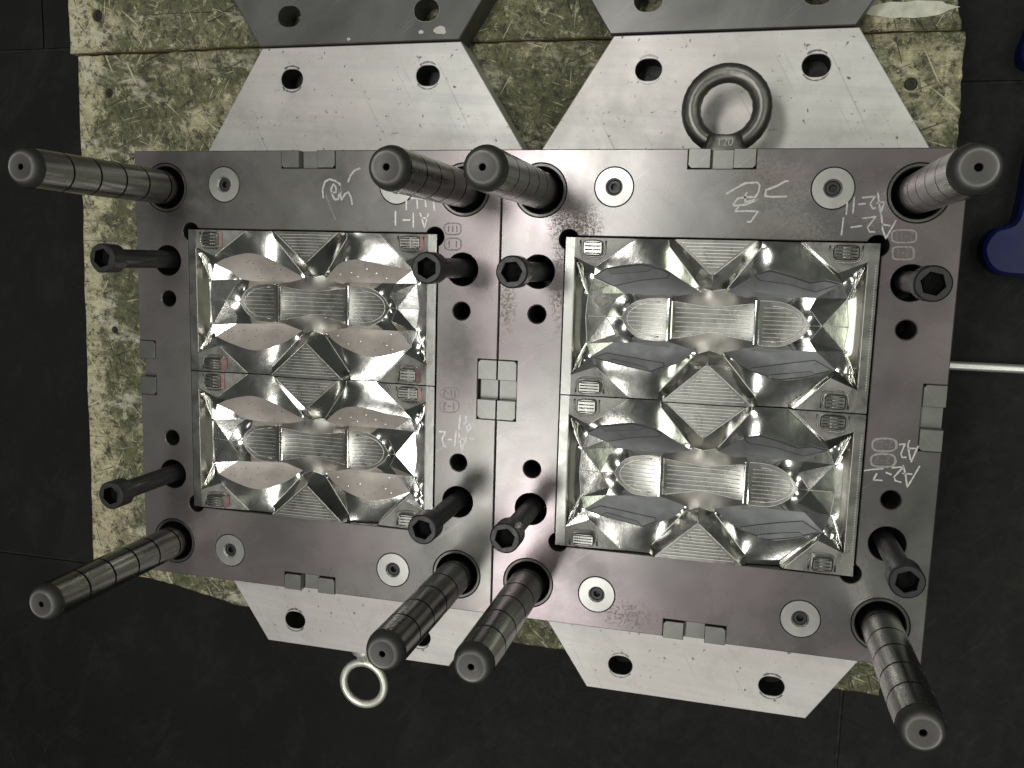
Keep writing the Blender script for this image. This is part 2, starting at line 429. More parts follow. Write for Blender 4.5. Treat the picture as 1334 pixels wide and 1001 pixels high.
def wood_mat():
    m, nt, b = mat('grimy_pallet_wood')
    v = coords(nt)
    big = noise(nt, 7, 4, 0.55, v, 0.2)
    med = noise(nt, 30, 10, 0.78, v, 0.15)
    fin = noise(nt, 120, 10, 0.82, v)
    chip = noise(nt, 1.0, 8, 0.75, coords(nt, (70, 190, 90), (0, 0, 0.35)))
    base = mix(nt, ramp(nt, chip, [(0.34, 0.0), (0.66, 1.0)]), (0.25, 0.23, 0.125), (0.47, 0.445, 0.30))
    pink = noise(nt, 9, 3, 0.5, coords(nt, rot=(0, 0, 0.4)))
    base = mix(nt, ramp(nt, pink, [(0.56, 0.0), (0.70, 0.55)]), base, (0.33, 0.215, 0.16))
    green = mix(nt, ramp(nt, fin, [(0.40, 0.0), (0.60, 1.0)]), (0.026, 0.032, 0.014), (0.125, 0.125, 0.055))
    gm = math_n(nt, 'ADD', math_n(nt, 'MULTIPLY', ramp(nt, big, [(0.32, 0.0), (0.64, 1.0)]), 0.50), math_n(nt, 'MULTIPLY', ramp(nt, med, [(0.38, 0.0), (0.62, 1.0)]), 0.55))
    # rubbed strip along the board's outer end stays clean
    tcx = N(nt, 'ShaderNodeSeparateXYZ'); nt.links.new(v, tcx.inputs[0])
    wob = math_n(nt, 'ADD', tcx.outputs[0], math_n(nt, 'MULTIPLY', math_n(nt, 'SUBTRACT', med, 0.5), 0.05))
    clean = ramp(nt, math_n(nt, 'ADD', wob, 0.5), [(0.068, 0.75), (0.098, 0.0)])
    gm = math_n(nt, 'SUBTRACT', gm, clean)
    col = mix(nt, ramp(nt, gm, [(0.17, 0.0), (0.50, 0.95)]), base, green)
    gr = noise(nt, 1.0, 6, 0.7, coords(nt, (5, 240, 60)), 0.6)
    col = mix(nt, ramp(nt, gr, [(0.54, 0.0), (0.66, 0.55)]), col, (0.05, 0.046, 0.025))
    spl = noise(nt, 1.0, 3, 0.6, coords(nt, (2.2, 130, 60)), 0.3)
    col = mix(nt, ramp(nt, spl, [(0.665, 0.0), (0.69, 0.85)]), col, (0.012, 0.011, 0.007))
    ww = noise(nt, 1.0, 7, 0.7, coords(nt, (11, 30, 20), (0, 0, 0.15)))
    col = mix(nt, ramp(nt, ww, [(0.56, 0.0), (0.66, 0.75)]), col, (0.50, 0.475, 0.375))
    dk = noise(nt, 85, 10, 0.85, coords(nt, rot=(0, 0, 1.1)))
    col = mix(nt, ramp(nt, dk, [(0.505, 0.0), (0.57, 0.92)]), col, (0.020, 0.019, 0.010))
    lt = noise(nt, 95, 10, 0.85, coords(nt, rot=(0, 0, 2.0)))
    col = mix(nt, ramp(nt, lt, [(0.55, 0.0), (0.61, 0.8)]), col, (0.52, 0.50, 0.32))
    for (ang, sc, th) in ((0.5, (330, 16, 300), 0.665), (-0.9, (280, 13, 300), 0.67), (1.9, (420, 24, 300), 0.665), (2.7, (250, 11, 300), 0.69), (0.05, (480, 30, 300), 0.68), (1.35, (300, 18, 300), 0.68)):
        sn = noise(nt, 1.0, 2, 0.5, coords(nt, sc, (0, 0, ang)))
        col = mix(nt, ramp(nt, sn, [(th + 0.015, 0.0), (th + 0.05, 0.6)]), col, (0.55, 0.53, 0.38))
    for (ang, sc, th) in ((1.2, (260, 12, 300), 0.67), (-0.3, (380, 16, 300), 0.67), (2.4, (300, 20, 300), 0.68)):
        sn = noise(nt, 1.0, 2, 0.5, coords(nt, sc, (0, 0, ang)))
        col = mix(nt, ramp(nt, sn, [(th, 0.0), (th + 0.025, 0.9)]), col, (0.015, 0.014, 0.008))
    nt.links.new(col, b.inputs['Base Color']); b.inputs['Roughness'].default_value = 0.72
    hh = math_n(nt, 'ADD', math_n(nt, 'MULTIPLY', fin, 0.5), math_n(nt, 'MULTIPLY', dk, -0.9))
    bump(nt, b, hh, 0.6, 0.0016)
    return m
M['wood'] = wood_mat()
M['woodedge'] = simple('raw_wood_edge', (0.30, 0.24, 0.13), 0.85, 0.0, 0.45, 90, 0.5)

def floor_mat():
    m, nt, b = mat('black_rubber_floor')
    v = coords(nt)
    n1 = noise(nt, 5, 6, 0.6, v); n2 = noise(nt, 55, 8, 0.75, v, 1.0)
    col = mix(nt, ramp(nt, n1, [(0.3, 0.0), (0.7, 1.0)]), (0.0022, 0.0022, 0.0018), (0.0055, 0.0057, 0.0052))
    sc = noise(nt, 1.0, 3, 0.6, coords(nt, (160, 16, 100), (0, 0, 0.7)), 0.8)
    col = mix(nt, ramp(nt, sc, [(0.62, 0.0), (0.82, 0.4)]), col, (0.025, 0.025, 0.022))
    sp = noise(nt, 300, 2, 0.5, v)
    col = mix(nt, ramp(nt, sp, [(0.79, 0.0), (0.82, 0.7)]), col, (0.12, 0.115, 0.105))
    du = noise(nt, 1.0, 8, 0.75, coords(nt, (14, 9, 10), (0, 0, 0.5)), 0.5)
    col = mix(nt, ramp(nt, du, [(0.50, 0.0), (0.72, 0.5)]), col, (0.02, 0.02, 0.0175))
    col = mix(nt, ramp(nt, n2, [(0.6, 0.0), (0.8, 0.4)]), col, (0.03, 0.03, 0.027))
    nt.links.new(col, b.inputs['Base Color'])
    nt.links.new(ramp(nt, n2, [(0.3, 0.5), (0.7, 0.75)]), b.inputs['Roughness']); b.inputs['Specular IOR Level'].default_value = 0.2
    bump(nt, b, n2, 0.25, 0.0006)
    return m
M['floor'] = floor_mat()
M['seam'] = simple('floor_joint', (0.006, 0.006, 0.006), 0.8)

# ------------------------------------------------------------------ setting: floor
FZ = -Z0
fl = new_obj('floor', mesh_from('floor', [(-6000, -6000, -3), (6000, -6000, -3), (6000, 6000, -3), (-6000, 6000, -3)], [(0, 1, 2, 3)]), None, M['seam'])
tag(fl, 'black workshop floor under the pallet', None, None, 'structure')
g = 1.6
for i, (x0, x1, y0, y1) in enumerate(((-2400, -679, 160, 1500), (-679, 331, 160, 1500), (-2400, 331, -513, 160), (-2400, 331, -2000, -513), (331, 2400, 96, 1500), (331, 2400, -2000, 96))):
    new_obj('floor_mat', box_mesh('floor_mat', x0 + g, x1 - g, y0 + g, y1 - g, -8, 0, 1.0, 2), fl, M['floor'])

# ------------------------------------------------------------------ pallet of worn boards
pal = empty('wooden_pallet', W3(-80, -170, -264), 'grimy scratched wooden pallet board under both moulds', 'pallet')
PX, PY = -80, -170
def ragged(x0, y0, x1, y1, n, amp):
    o = []
    ph = [random.uniform(0, 6.28) for _ in range(4)]
    for i in range(n):
        t = i / n
        d = amp * (0.6 * math.sin(9 * t + ph[0]) + 0.5 * math.sin(23 * t + ph[1]) + 0.35 * math.sin(61 * t + ph[2])) + random.uniform(-amp, amp) * 0.5
        ln = math.hypot(x1 - x0, y1 - y0); nx, ny = -(y1 - y0) / ln, (x1 - x0) / ln
        if i == 0: d = 0
        o.append((x0 + (x1 - x0) * t + nx * d, y0 + (y1 - y0) * t + ny * d))
    return o
def board_poly(pts, amp, screws, top=-134, th=20):
    loop = []
    for i in range(len(pts)):
        a, b = pts[i], pts[(i + 1) % len(pts)]
        loop += ragged(*a, *b, max(4, int(math.hypot(b[0] - a[0], b[1] - a[1]) / 6)), amp)
    loop = [(x - PX, y - PY) for x, y in loop]
    holes = [(circle(x - PX, y - PY, r, 14), 6, 0.8) for x, y, r in screws]
    me = plate_mesh('board', loop, holes, top + 264, top + 264 - th, 1.2)
    o = new_obj('board', me, pal, M['wood']); me.materials.append(M['woodedge'])
    for p in me.polygons:
        if abs(p.normal.z) < 0.4: p.material_index = 1
    for x, y, r in screws:
        new_obj('screw', lathe('screw', [(0.01, -3.2), (r * 0.35, -3.2), (r * 0.4, -2.2), (r * 0.85, -2.0), (r * 0.9, -3.0), (r * 0.5, -6)], 14), pal, M['screw'], P3(x - PX, y - PY, top + 264))
board_poly([(-525, -453), (-328, -485), (204, -484), (345, -487), (368, 17), (366, 113), (-301, 120.2), (-520, 118)], 0.7, [(-482, 79, 5.0), (-484.5, -179, 4.2), (327, 71, 5.5)])
board_poly([(-530, 121.5), (-301, 122.5), (363, 115.5), (357, 142), (352, 330), (-528, 330)], 0.6, [(-493.5, 160, 6.5)])
for y in (-440, -150, 250):
    new_obj('stringer', box_mesh('stringer', -500 - PX, 335 - PX, y - 35 - PY, y + 35 - PY, 0, 110, 2), pal, M['woodedge'])
# pale paint smear on the upper board, right
V = []; F = []
def smear(cx, cy, w, h, n=22):
    return [(cx + (w * math.cos(2 * math.pi * i / n)) * (0.9 + random.uniform(-0.1, 0.1)) - PX, cy + (h * math.sin(2 * math.pi * i / n)) * (0.85 + random.uniform(-0.15, 0.15)) - PY) for i in range(n)]
for q in (smear(320, 133, 40, 8),):
    b0 = len(V); V += [(x, y, 130.4) for x, y in q] + [(x, y, 129) for x, y in q]; n = len(q)
    F.append(tuple(b0 + i for i in range(n))); F += [(b0 + i, b0 + n + i, b0 + n + (i + 1) % n, b0 + (i + 1) % n) for i in range(n)]
new_obj('paint_smear', mesh_from('paint_smear', V, F), pal, M['white_paint'])

# ------------------------------------------------------------------ mould bases
YC = -199.0
def slot_loop(cx, cy, hw, r, n=10):
    o = []
    for i in range(n + 1):
        a = -math.pi / 2 + math.pi * i / n; o.append((cx + hw + r * math.cos(a), cy + r * math.sin(a)))
    for i in range(n + 1):
        a = math.pi / 2 + math.pi * i / n; o.append((cx - hw + r * math.cos(a), cy + r * math.sin(a)))
    return o
def clamp_outline(half=174.5, nar=103.2, top=311.0, bot=-306.0, waist=199):
    return [(-half, -waist), (-nar, bot), (nar, bot), (half, -waist), (half, waist), (nar, top), (-nar, top), (-half, waist)]

def mould(name, cx, label, face):
    o = empty(name, W3(cx, YC, -134), label, 'mould')
    up = 134
    # top cavity plate with pocket, bores and lock notches
    def L(x0, x1, y): return [(x0, y), (x1, y)]
    nw, nd = 25.6, 15.2
    outer = [(-174.6, -199), (-nw, -199), (-nw, -199 + nd), (nw, -199 + nd), (nw, -199), (174.6, -199),
             (174.6, -nw), (174.6 - nd - 1.5, -nw), (174.6 - nd - 1.5, nw), (174.6, nw),
             (174.6, 199), (nw, 199), (nw, 199 - nd), (-nw, 199 - nd), (-nw, 199), (-174.6, 199),
             (-174.6, nw), (-174.6 + nd + 1.5, nw), (-174.6 + nd + 1.5, -nw), (-174.6, -nw)]
    holes = []
    # pocket with relieved corners
    pk = []; a, b, r = 120.6, 130.6, 8.2
    for sx, sy, st in ((1, -1, -math.pi), (1, 1, -math.pi / 2), (-1, 1, 0), (-1, -1, math.pi / 2)):
        c = (sx * (a - 3.2), sy * (b - 3.2)); arc = []
        for i in range(19):
            w = st + 1.5 * math.pi * i / 18 + 0
            arc.append((c[0] + r * math.cos(w), c[1] + r * math.sin(w)))
        # keep only arc points outside the rectangle
        arc = [q for q in arc if abs(q[0]) > a or abs(q[1]) > b]
        if sx * sy < 0:
            e0 = (c[0] + (-sx) * math.sqrt(r * r - 3.2 ** 2), sy * b); e1 = (sx * a, c[1] - sy * math.sqrt(r * r - 3.2 ** 2))
        else:
            e0 = (sx * a, c[1] - sy * math.sqrt(r * r - 3.2 ** 2)); e1 = (c[0] + (-sx) * math.sqrt(r * r - 3.2 ** 2), sy * b)
        pk += [e0] + arc + [e1]
    holes.append((pk, 50, 0.5))
    for sx in (-1, 1):
        for sy in (-1, 1):
            holes.append((circle(sx * 142.5, sy * 166.5, 22.0, 44), 56, 0.4))
            holes.append((circle(sx * 82.5, sy * 169.5, 15.9, 40), 12, 0.3))
            holes.append((circle(sx * 142.2, sy * 65.7, 7.4, 28), 50, 0.9))
            holes.append((circle(sx * 142.2, sy * 100.7, 13.8, 36), 54, 0.5))
    me = plate_mesh('cavity_plate', outer, holes, up, up - 62, 0.7)
    pl = new_obj('cavity_plate', me, o, face)
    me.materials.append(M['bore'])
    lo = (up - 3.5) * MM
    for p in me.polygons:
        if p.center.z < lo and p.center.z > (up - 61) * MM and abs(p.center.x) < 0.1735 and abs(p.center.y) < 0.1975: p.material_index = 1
    new_obj('support_plate', box_mesh('support_plate', -174.4, 174.4, -198.8, 198.8, 30.0, up - 62.2, 1.0), o, M['mid_plate'])
    # clamp plate
    sl = [(slot_loop(sx * 71, yy, 2.4, 9.4), 29, 0.5) for sx in (-1, 1) for yy in (281, -279)]
    me = plate_mesh('clamp_plate', clamp_outline(), sl, 30, 0, 0.7)
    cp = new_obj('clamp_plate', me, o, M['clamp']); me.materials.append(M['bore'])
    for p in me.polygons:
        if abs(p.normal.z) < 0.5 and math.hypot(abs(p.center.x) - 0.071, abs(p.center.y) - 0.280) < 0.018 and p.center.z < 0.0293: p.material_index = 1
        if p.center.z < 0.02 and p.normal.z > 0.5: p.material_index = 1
    for sx in (-1, 1):
        for yy in (281, -279):
            V = []; F = []
            for ring_r in (12.4,):
                pts = [(sx * 71 + ring_r * math.cos(a), yy + ring_r * math.sin(a)) for a in np.linspace(0.55 * math.pi / 2, math.pi - 0.55 * math.pi / 2, 12)]
                ribbon_into(V, F, pts, 1.6, 30.12, 0.25, 0.2)
                pts = [(sx * 71 + ring_r * math.cos(a), yy + ring_r * math.sin(a)) for a in np.linspace(math.pi + 0.6, 2 * math.pi - 0.6, 12)]
                ribbon_into(V, F, pts, 1.3, 30.12, 0.25, 0.2)
            new_obj('spotface_ring', mesh_from('spotface_ring', V, F), cp, M['lock'])
    # bushes, support discs, locks
    bush = lathe('guide_bush', [(18.6, -46), (18.6, -1.2), (19.4, -0.3), (21.2, -0.2), (21.6, -0.7), (21.6, -46)], 44)
    disc = lathe('support_disc', [(15.4, -10), (15.4, -0.4), (15.0, 0.25), (7.0, 0.3), (5.6, -1.0), (5.6, -9)], 44)
    scr = lathe('socket_screw', [(5.55, -8), (5.5, -2.2), (4.9, -1.6), (2.9, -1.6), (2.8, -6.5), (0.01, -6.5)], 24)
    for sx in (-1, 1):
        for sy in (-1, 1):
            new_obj('guide_bush', bush, o, M['bush'], P3(sx * 142.5, sy * 166.5, up))
            d = new_obj('support_disc', disc, o, M['disc'], P3(sx * 82.5, sy * 169.5, up))
            new_obj('socket_screw', scr, d, M['black'])
    def lugm(s, hy): return plate_mesh('lock_lug', [(-8.4 * s, -hy), (6.2 * s, -hy), (8.4 * s, -hy + 2.2), (8.4 * s, hy), (-8.4 * s, hy)], [], 0.3, -24, 0.35)
    lugs = {(s, hy): lugm(s, hy) for s in (-1, 1) for hy in (7.4, 8.25)}
    flos = {hy: box_mesh('lock_channel', -8.6, 8.6, -hy + 0.05, hy - 0.1, -24, -7.0, 0.3, 1) for hy in (7.4, 8.25)}
    for k, (x, y, rz) in enumerate(((0, 199 - 7.4, 0), (0, -199 + 7.6 - 1.2, math.pi), (-174.6 + 8.3, 0, math.pi / 2), (174.6 - 8.3, 0, -math.pi / 2))):
        hy = 7.4 if k < 2 else 8.25
        e = new_obj('side_lock', flos[hy], o, M['lock'], P3(x, y, up)); e.rotation_euler.z = rz
        for s in (-1, 1):
            new_obj('lock_lug', lugs[(s, hy)], e, M['lock'], P3(s * 17.0, 0, 0))
    return o, pl

mouldL, plateL = mould('injection_mould', -175, 'steel injection mould half holding the two inserts with tan lens pads', M['face_l'])
mouldR, plateR = mould('injection_mould', 175, 'steel injection mould half holding the two inserts with dark grey lens pads', M['face_r'])
mouldL['group'] = mouldR['group'] = 'open mould halves side by side'

# neighbouring dark clamp plates butted against the tops
for cx, lab, mt, dx in ((-175, 'dark grey slotted clamp plate butted against the plain clamp plate without eye bolt', 'dark_plate', -1.5), (175, 'grey slotted clamp plate butted against the clamp plate under the forged eye bolt', 'mid_plate', -3)):
    nar, half = 103.2, 174.5
    o = empty('clamp_plate', W3(cx + dx, 113.2, -134), lab, 'clamp plate', 'neighbouring clamp plates')
    out = [(-nar, 0), (nar, 0), (half, 112), (half, 330), (-half, 330), (-half, 112)]
    me = plate_mesh('slotted_plate', out, [(slot_loop(sx * 71, 27.5, 2.6, 9.6), None, 0.6) for sx in (-1, 1)], 32.0, 0, 0.9)
    new_obj('slotted_plate', me, o, M[mt])
    for sx in (-1, 1):
        V = []; F = []
        lp = slot_loop(sx * 71, 27.5, 2.6, 10.3); ribbon_into(V, F, lp + [lp[0]], 0.6, 32.12, 0.2, 0.2)
        new_obj('slot_rim', mesh_from('slot_rim', V, F), o, M['lock'])
    if cx < 0:
        for (x, y, w) in ((85, 9, 6), (66, 8, 2.5), (-8, 4, 2)):
            q = [(x + w * math.cos(a) * random.uniform(.75, 1.2), y + 0.7 * w * math.sin(a) * random.uniform(.75, 1.2)) for a in np.linspace(0, 2 * math.pi, 14)[:-1]]
            V = [(a, b, 32.2) for a, b in q] + [(a, b, 31.5) for a, b in q]; n = len(q)
            F = [tuple(range(n))] + [(i, n + i, n + (i + 1) % n, (i + 1) % n) for i in range(n)]
            new_obj('paint_chip', mesh_from('paint_chip', V, F), o, M['chalk'])

# ------------------------------------------------------------------ guide pillars
GR = [12, 42, 71, 101, 131]
def pillar_meshes():
    prof = [(15.0, -50)]
    for gz in GR: prof += [(15.0, gz - 1.0), (13.6, gz - 0.98), (13.6, gz + 0.98), (15.0, gz + 1.0)]
    prof += [(15.0, 159.5), (14.6, 160.2)]
    shaft = lathe('shaft', [(0.01, -50)] + prof + [(14.0, 160.3), (0.01, 160.3)], 44)
    nose = lathe('nose', [(14.6, 160.0), (14.5, 161.0), (13.9, 163.6), (12.7, 166.2), (11.0, 167.7), (10.2, 168.2), (9.6, 168.0), (2.5, 167.9), (2.2, 167.4), (2.1, 161.5), (0.01, 161.5)], 44)
    ring = lathe('oil_groove', [(13.5, -0.97), (14.75, -0.95), (14.75, 0.95), (13.5, 0.97)], 40)
    hole = lathe('centre_hole', [(2.05, 0.0), (2.05, -5), (0.01, -5)], 16)
    return shaft, nose, ring, hole
SH, NO, RI, HO = pillar_meshes()
pl_lab = {
 (-1, -1, 1): 'grooved guide pin leaning out over the board edge beside the tan-pad mould, opposite the white-scribbled side',
 (-1, 1, 1): 'grooved guide pin standing in the tan-pad mould at its A1-1 chalk corner',
 (1, -1, 1): 'grooved guide pin standing in the grey-pad mould beside the A1-1 pin',
 (1, 1, 1): 'grooved guide pin beside the chalk marks A2-11 and A2-1',
 (-1, -1, -1): 'grooved guide pin reaching over the board corner, on the silver eye bolt end',
 (-1, 1, -1): 'grooved guide pin covering part of the small silver eye bolt',
 (1, -1, -1): 'grooved guide pin across the joint from the pin over the silver eye bolt',
 (1, 1, -1): 'grooved guide pin past the A2-2 chalk marks, over the floor joint'}
pl_lab[(-1, -1, 1)] = 'grooved guide pin reaching over the board edge, towards the dark slotted clamp plate'
for (mx, sx, sy), lab in pl_lab.items():
    o = empty('guide_pin', W3(mx * 175 + sx * 142.5, YC + sy * 166.5, 0), lab, 'guide pin', 'grooved guide pins')
    o.rotation_euler.z = random.uniform(0, 6.28)
    new_obj('shaft', SH, o, M['pillar']); n = new_obj('nose', NO, o, M['nose'])
    new_obj('centre_hole', HO, n, M['black_bore'], P3(0, 0, 167.3))
    for gz in GR: new_obj('oil_groove', RI, o, M['black_bore'], P3(0, 0, gz))

# ------------------------------------------------------------------ loose socket-head bolts
def bolt_meshes():
    hexa = circle(0, 0, 8.0, 6)
    head = plate_mesh('head', circle(0, 0, 12.0, 44), [(hexa, 9, 0.3)], 88, 72, 1.1)
    head.materials.append(M['black']); head.materials.append(M['black_bore'])
    for p in head.polygons:
        if math.hypot(p.center.x, p.center.y) < 0.0079 and p.center.z < 0.0874 and p.center.z > 0.0725: p.material_index = 1
    shank = lathe('shank', [(0.01, -53.5), (7.4, -53.5), (8.0, -52.5), (8.0, 72.4)], 32)
    return head, shank
BH, BS = bolt_meshes()
bl_lab = {
 (-1, -1, 1): 'black socket-head bolt at the tan-pad mould outer edge, towards the dark clamp plate',
 (-1, 1, 1): 'black socket-head bolt overlapping the corner of the A1-1 insert',
 (1, -1, 1): 'black socket-head bolt in the grey-pad mould beside the rust-speckled insert edge',
 (1, 1, 1): 'black socket-head bolt beside the small engraved boxes under chalk A2-1',
 (-1, -1, -1): 'black socket-head bolt at the tan-pad mould outer edge, towards the silver eye bolt',
 (-1, 1, -1): 'black socket-head bolt covering the corner of the A1-2 insert',
 (1, -1, -1): 'black socket-head bolt overlapping the joint between the two moulds',
 (1, 1, -1): 'black socket-head bolt just past the chalk A2-2, at the grey-pad mould edge'}
offs = {(-1, -1, 1): (0.6, 1), (-1, 1, 1): (0, 1), (1, -1, 1): (0, 0), (1, 1, 1): (-1.5, 0.8), (-1, -1, -1): (1, 1), (-1, 1, -1): (-0.5, 0.6), (1, -1, -1): (0.4, 0.8), (1, 1, -1): (-0.5, 0.5)}
for (mx, sx, sy), lab in bl_lab.items():
    dx, dy = offs[(mx, sx, sy)]
    o = empty('socket_bolt', W3(mx * 175 + sx * 142.2 + dx, YC + sy * 100.7 + dy, 0), lab, 'bolt', 'loose socket-head bolts')
    o.rotation_euler.z = random.uniform(0, 1.0)
    new_obj('head', BH, o); new_obj('shank', BS, o, M['black'])

# ------------------------------------------------------------------ inserts
PT = dict(
 a0=(0, 0, 0), a1=(8, 0, 0), a3=(57, 0, -3.6), a4=(82.5, 0, -6), a5=(88, 0, 3), a6=(150, 0, 3), a7=(155, 0, -4.6), a8=(185, 0, -1.5), a8f=(183, 0, -7.4), a10=(232, 0, 0), a11=(240, 0, 0),
 b0=(0, 130, 0), b1=(8.5, 130, 0), b3=(57, 130, -3.6), b4=(80, 130, -4.5), bt1=(84.5, 130, 4), bt2=(155, 130, 4), b7=(159, 130, -5), b8=(187, 130, -1.5), b8f=(184.5, 130, -8.4), b10=(232, 130, 0), b11=(240, 130, 0),
 lA=(8, 16, 0), lE=(8.5, 113, 0), lA2=(8.9, 17.6, -8), lE2=(9.4, 111.6, -8), lB=(19.5, 45.6, -5.6), lC=(18, 64, -5.9), lD=(20, 87, -5.6),
 rA=(231.8, 14.3, 0), rE=(231.8, 112, 0), rA2=(230.8, 16, -8), rE2=(230.8, 110.3, -8), rB=(220, 42.3, -5.6), rC=(222.3, 64.3, -6.0), rD=(220, 82.8, -5.6),
 dTL1=(25, 24, -2), dTR1=(211.6, 23.2, -1.6), dTRf=(209.6, 24.6, -6), dBL1=(28.5, 105.4, -2), dBR1=(212, 103.8, -1.6), dBRf=(209.8, 102.9, -6.2),
 p0=(24, 31, -5), p1=(36.2, 23.7, -3.2), p2=(62.5, 19.9, -3.0), p3=(79.7, 23.4, -4.0), p4=(94, 32, -7.5), p5=(109.4, 41.4, -14), p6=(88, 46.0, -15), p7=(48.4, 44.6, -13.5), p8=(37.8, 37.8, -10),
 fL=(82.8, 5.4, -6.2), vL=(109.2, 38.4, -13), vM=(118.7, 40.5, -11.5), vR=(129.6, 38.4, -13), fR=(154, 5.4, -6.2), tt3=(118.4, 28, 1.6),
 q0=(130.5, 40.4, -13.5), q1=(152, 25.2, -4), q2=(163, 22, -3.0), q3=(180, 26.3, -4.4), q4=(193.3, 30.2, -5.4), q5=(204, 28.4, -6), q6=(216, 30.9, -6.6), q7=(197.8, 43.1, -13), q8=(153, 43.8, -15), q9=(145.4, 45.1, -15),
 chevL=(35.8, 64, -3.8), chevR=(202.7, 64.2, -3.8), j1=(42, 50, -10), j2=(43, 78, -10), k1=(193.6, 52, -10), k2=(195, 76.5, -10),
 y4=(47.2, 64.3, -8), y3=(52, 56, -8.5), y2=(61, 49.8, -8.5), y1=(75, 47.6, -8.5), y0=(84, 47.8, -8.5), z3=(52.5, 73, -8.5), z2=(62.4, 80.3, -8.5), z1=(75, 82, -8.5), z0=(84.5, 81.5, -8.5),
 w0=(155, 46.5, -8.5), w1=(168, 46.8, -8.5), w2=(178.5, 49.2, -8.5), w3=(187.5, 55, -8.5), w4=(194.8, 64.6, -8), x3=(187.9, 74, -8.5), x2=(177, 80.5, -8.5), x1=(167, 82, -8.5), x0=(157, 81.7, -8.5),
 c1=(88, 49.5, -9.5), c2=(152, 49, -9.5), c3=(152.3, 78.8, -9.5), c4=(88.5, 79.7, -9.5), ctm=(119, 53.5, -10.5), cbm=(119, 73.5, -10.5),
 r0=(23.7, 97.3, -5), r1=(40.9, 85.3, -12), r2=(88.8, 83.6, -15), r3=(107, 89, -14), r4=(96.6, 98.5, -7.5), r5=(74.8, 106.9, -3.2), r6=(39.5, 101.2, -3.4),
 s0=(130.6, 89, -14), s1=(149.7, 84.7, -15), s2=(200.8, 84.8, -13), s3=(215.6, 97.7, -6.6), s4=(194.8, 104.9, -5.4), s5=(176, 108, -4.2), s6=(154.8, 102.3, -3.8), s7=(140.8, 96, -8),
 bvL=(108.3, 91.6, -12.5), bvM=(118.6, 87.6, -11), bvR=(130, 91.3, -12.5), bt3=(118.4, 98, 1.8), bbL=(81, 123, -4.8), bbR=(157.5, 123, -4.8))
# name: (loop, material, bulge)
REG = dict(
 rimL=('a0 a1 lA lE b1 b0', 'milled_v', 0), rimR=('a10 a11 b11 b10 rE rA', 'milled_v', 0),
 cTL=('a1 a3 dTL1 lA', 'milled', 0), cTR=('a8 a10 rA dTR1', 'milled', 0), cBL=('lE dBL1 b3 b1', 'milled', 0), cBR=('rE b10 b8 dBR1', 'milled', 0),
 wL=('lA lA2 lE2 lE', 'saddle', 0), wR=('rA rE rE2 rA2', 'saddle', 0),
 eL=('lA2 lB lC lD lE2', 'chrome', 0), eR=('rA2 rE2 rD rC rB', 'chrome', 0),
 fanTL=('a3 a4 fL vL p5 p4 p3 p2 p1 p0 dTL1', 'chrome', -0.010), fanTR=('a7 a8f dTRf q6 q5 q4 q3 q2 q1 q0 vR fR', 'chrome', -0.010),
 fanBL=('r0 r6 r5 r4 r3 bvL bbL b4 b3 dBL1', 'chrome', -0.010), fanBR=('bvR bbR b7 b8f dBRf s3 s4 s5 s6 s7 s0', 'chrome', -0.010),
 stTR=('a8f a8 dTR1 dTRf', 'chrome', 0), stTR2=('dTRf dTR1 q6', 'chrome', 0), stBR=('b8 b8f dBRf dBR1', 'chrome', 0), stBR2=('dBR1 dBRf s3', 'chrome', 0),
 padTL=('p0 p1 p2 p3 p4 p5 p6 p7 p8', 'pad', 0.024), padTR=('q0 q1 q2 q3 q4 q5 q6 q7 q8 q9', 'pad', 0.024),
 padBL=('r0 r1 r2 r3 r4 r5 r6', 'pad', 0.024), padBR=('s0 s1 s2 s3 s4 s5 s6 s7', 'pad', 0.024),
 triT=('a5 a6 tt3', 'milled', 0), triB=('bt1 bt2 bt3', 'milled', 0),
 faL=('a4 a5 tt3 vM vL fL', 'chrome', 0.012), faR=('a6 a7 fR vR vM tt3', 'chrome', 0.012),
 fbL=('bvL bvM bt3 bt1 b4 bbL', 'chrome', 0.012), fbR=('bvM bvR bbR b7 bt2 bt3', 'chrome', 0.012),
 sT=('p6 p5 vL vM vR q0 q9 q8 w0 c2 ctm c1 y0', 'saddle', 0.002), sB=('z0 c4 cbm c3 x0 s1 s0 bvR bvM bvL r3 r2', 'saddle', 0.002),
 mLT=('chevL j1 p7 p6 y0 y1 y2 y3 y4', 'chrome', 0.012), mLB=('chevL y4 z3 z2 z1 z0 r2 r1 j2', 'chrome', 0.012),
 mRT=('chevR w4 w3 w2 w1 w0 q8 q7 k1', 'chrome', 0.012), mRB=('chevR k2 s2 s1 x0 x1 x2 x3 w4', 'chrome', 0.012),
 dL=('y4 y3 y2 y1 y0 z0 z1 z2 z3', 'milled', 0.012), dR=('w0 w1 w2 w3 w4 x3 x2 x1 x0', 'milled', 0.012),
 barL=('y0 c1 c4 z0', 'chrome', -0.05), barR=('c2 w0 x0 c3', 'chrome', -0.05), cen=('c1 ctm c2 c3 cbm c4', 'milled', 0.014))
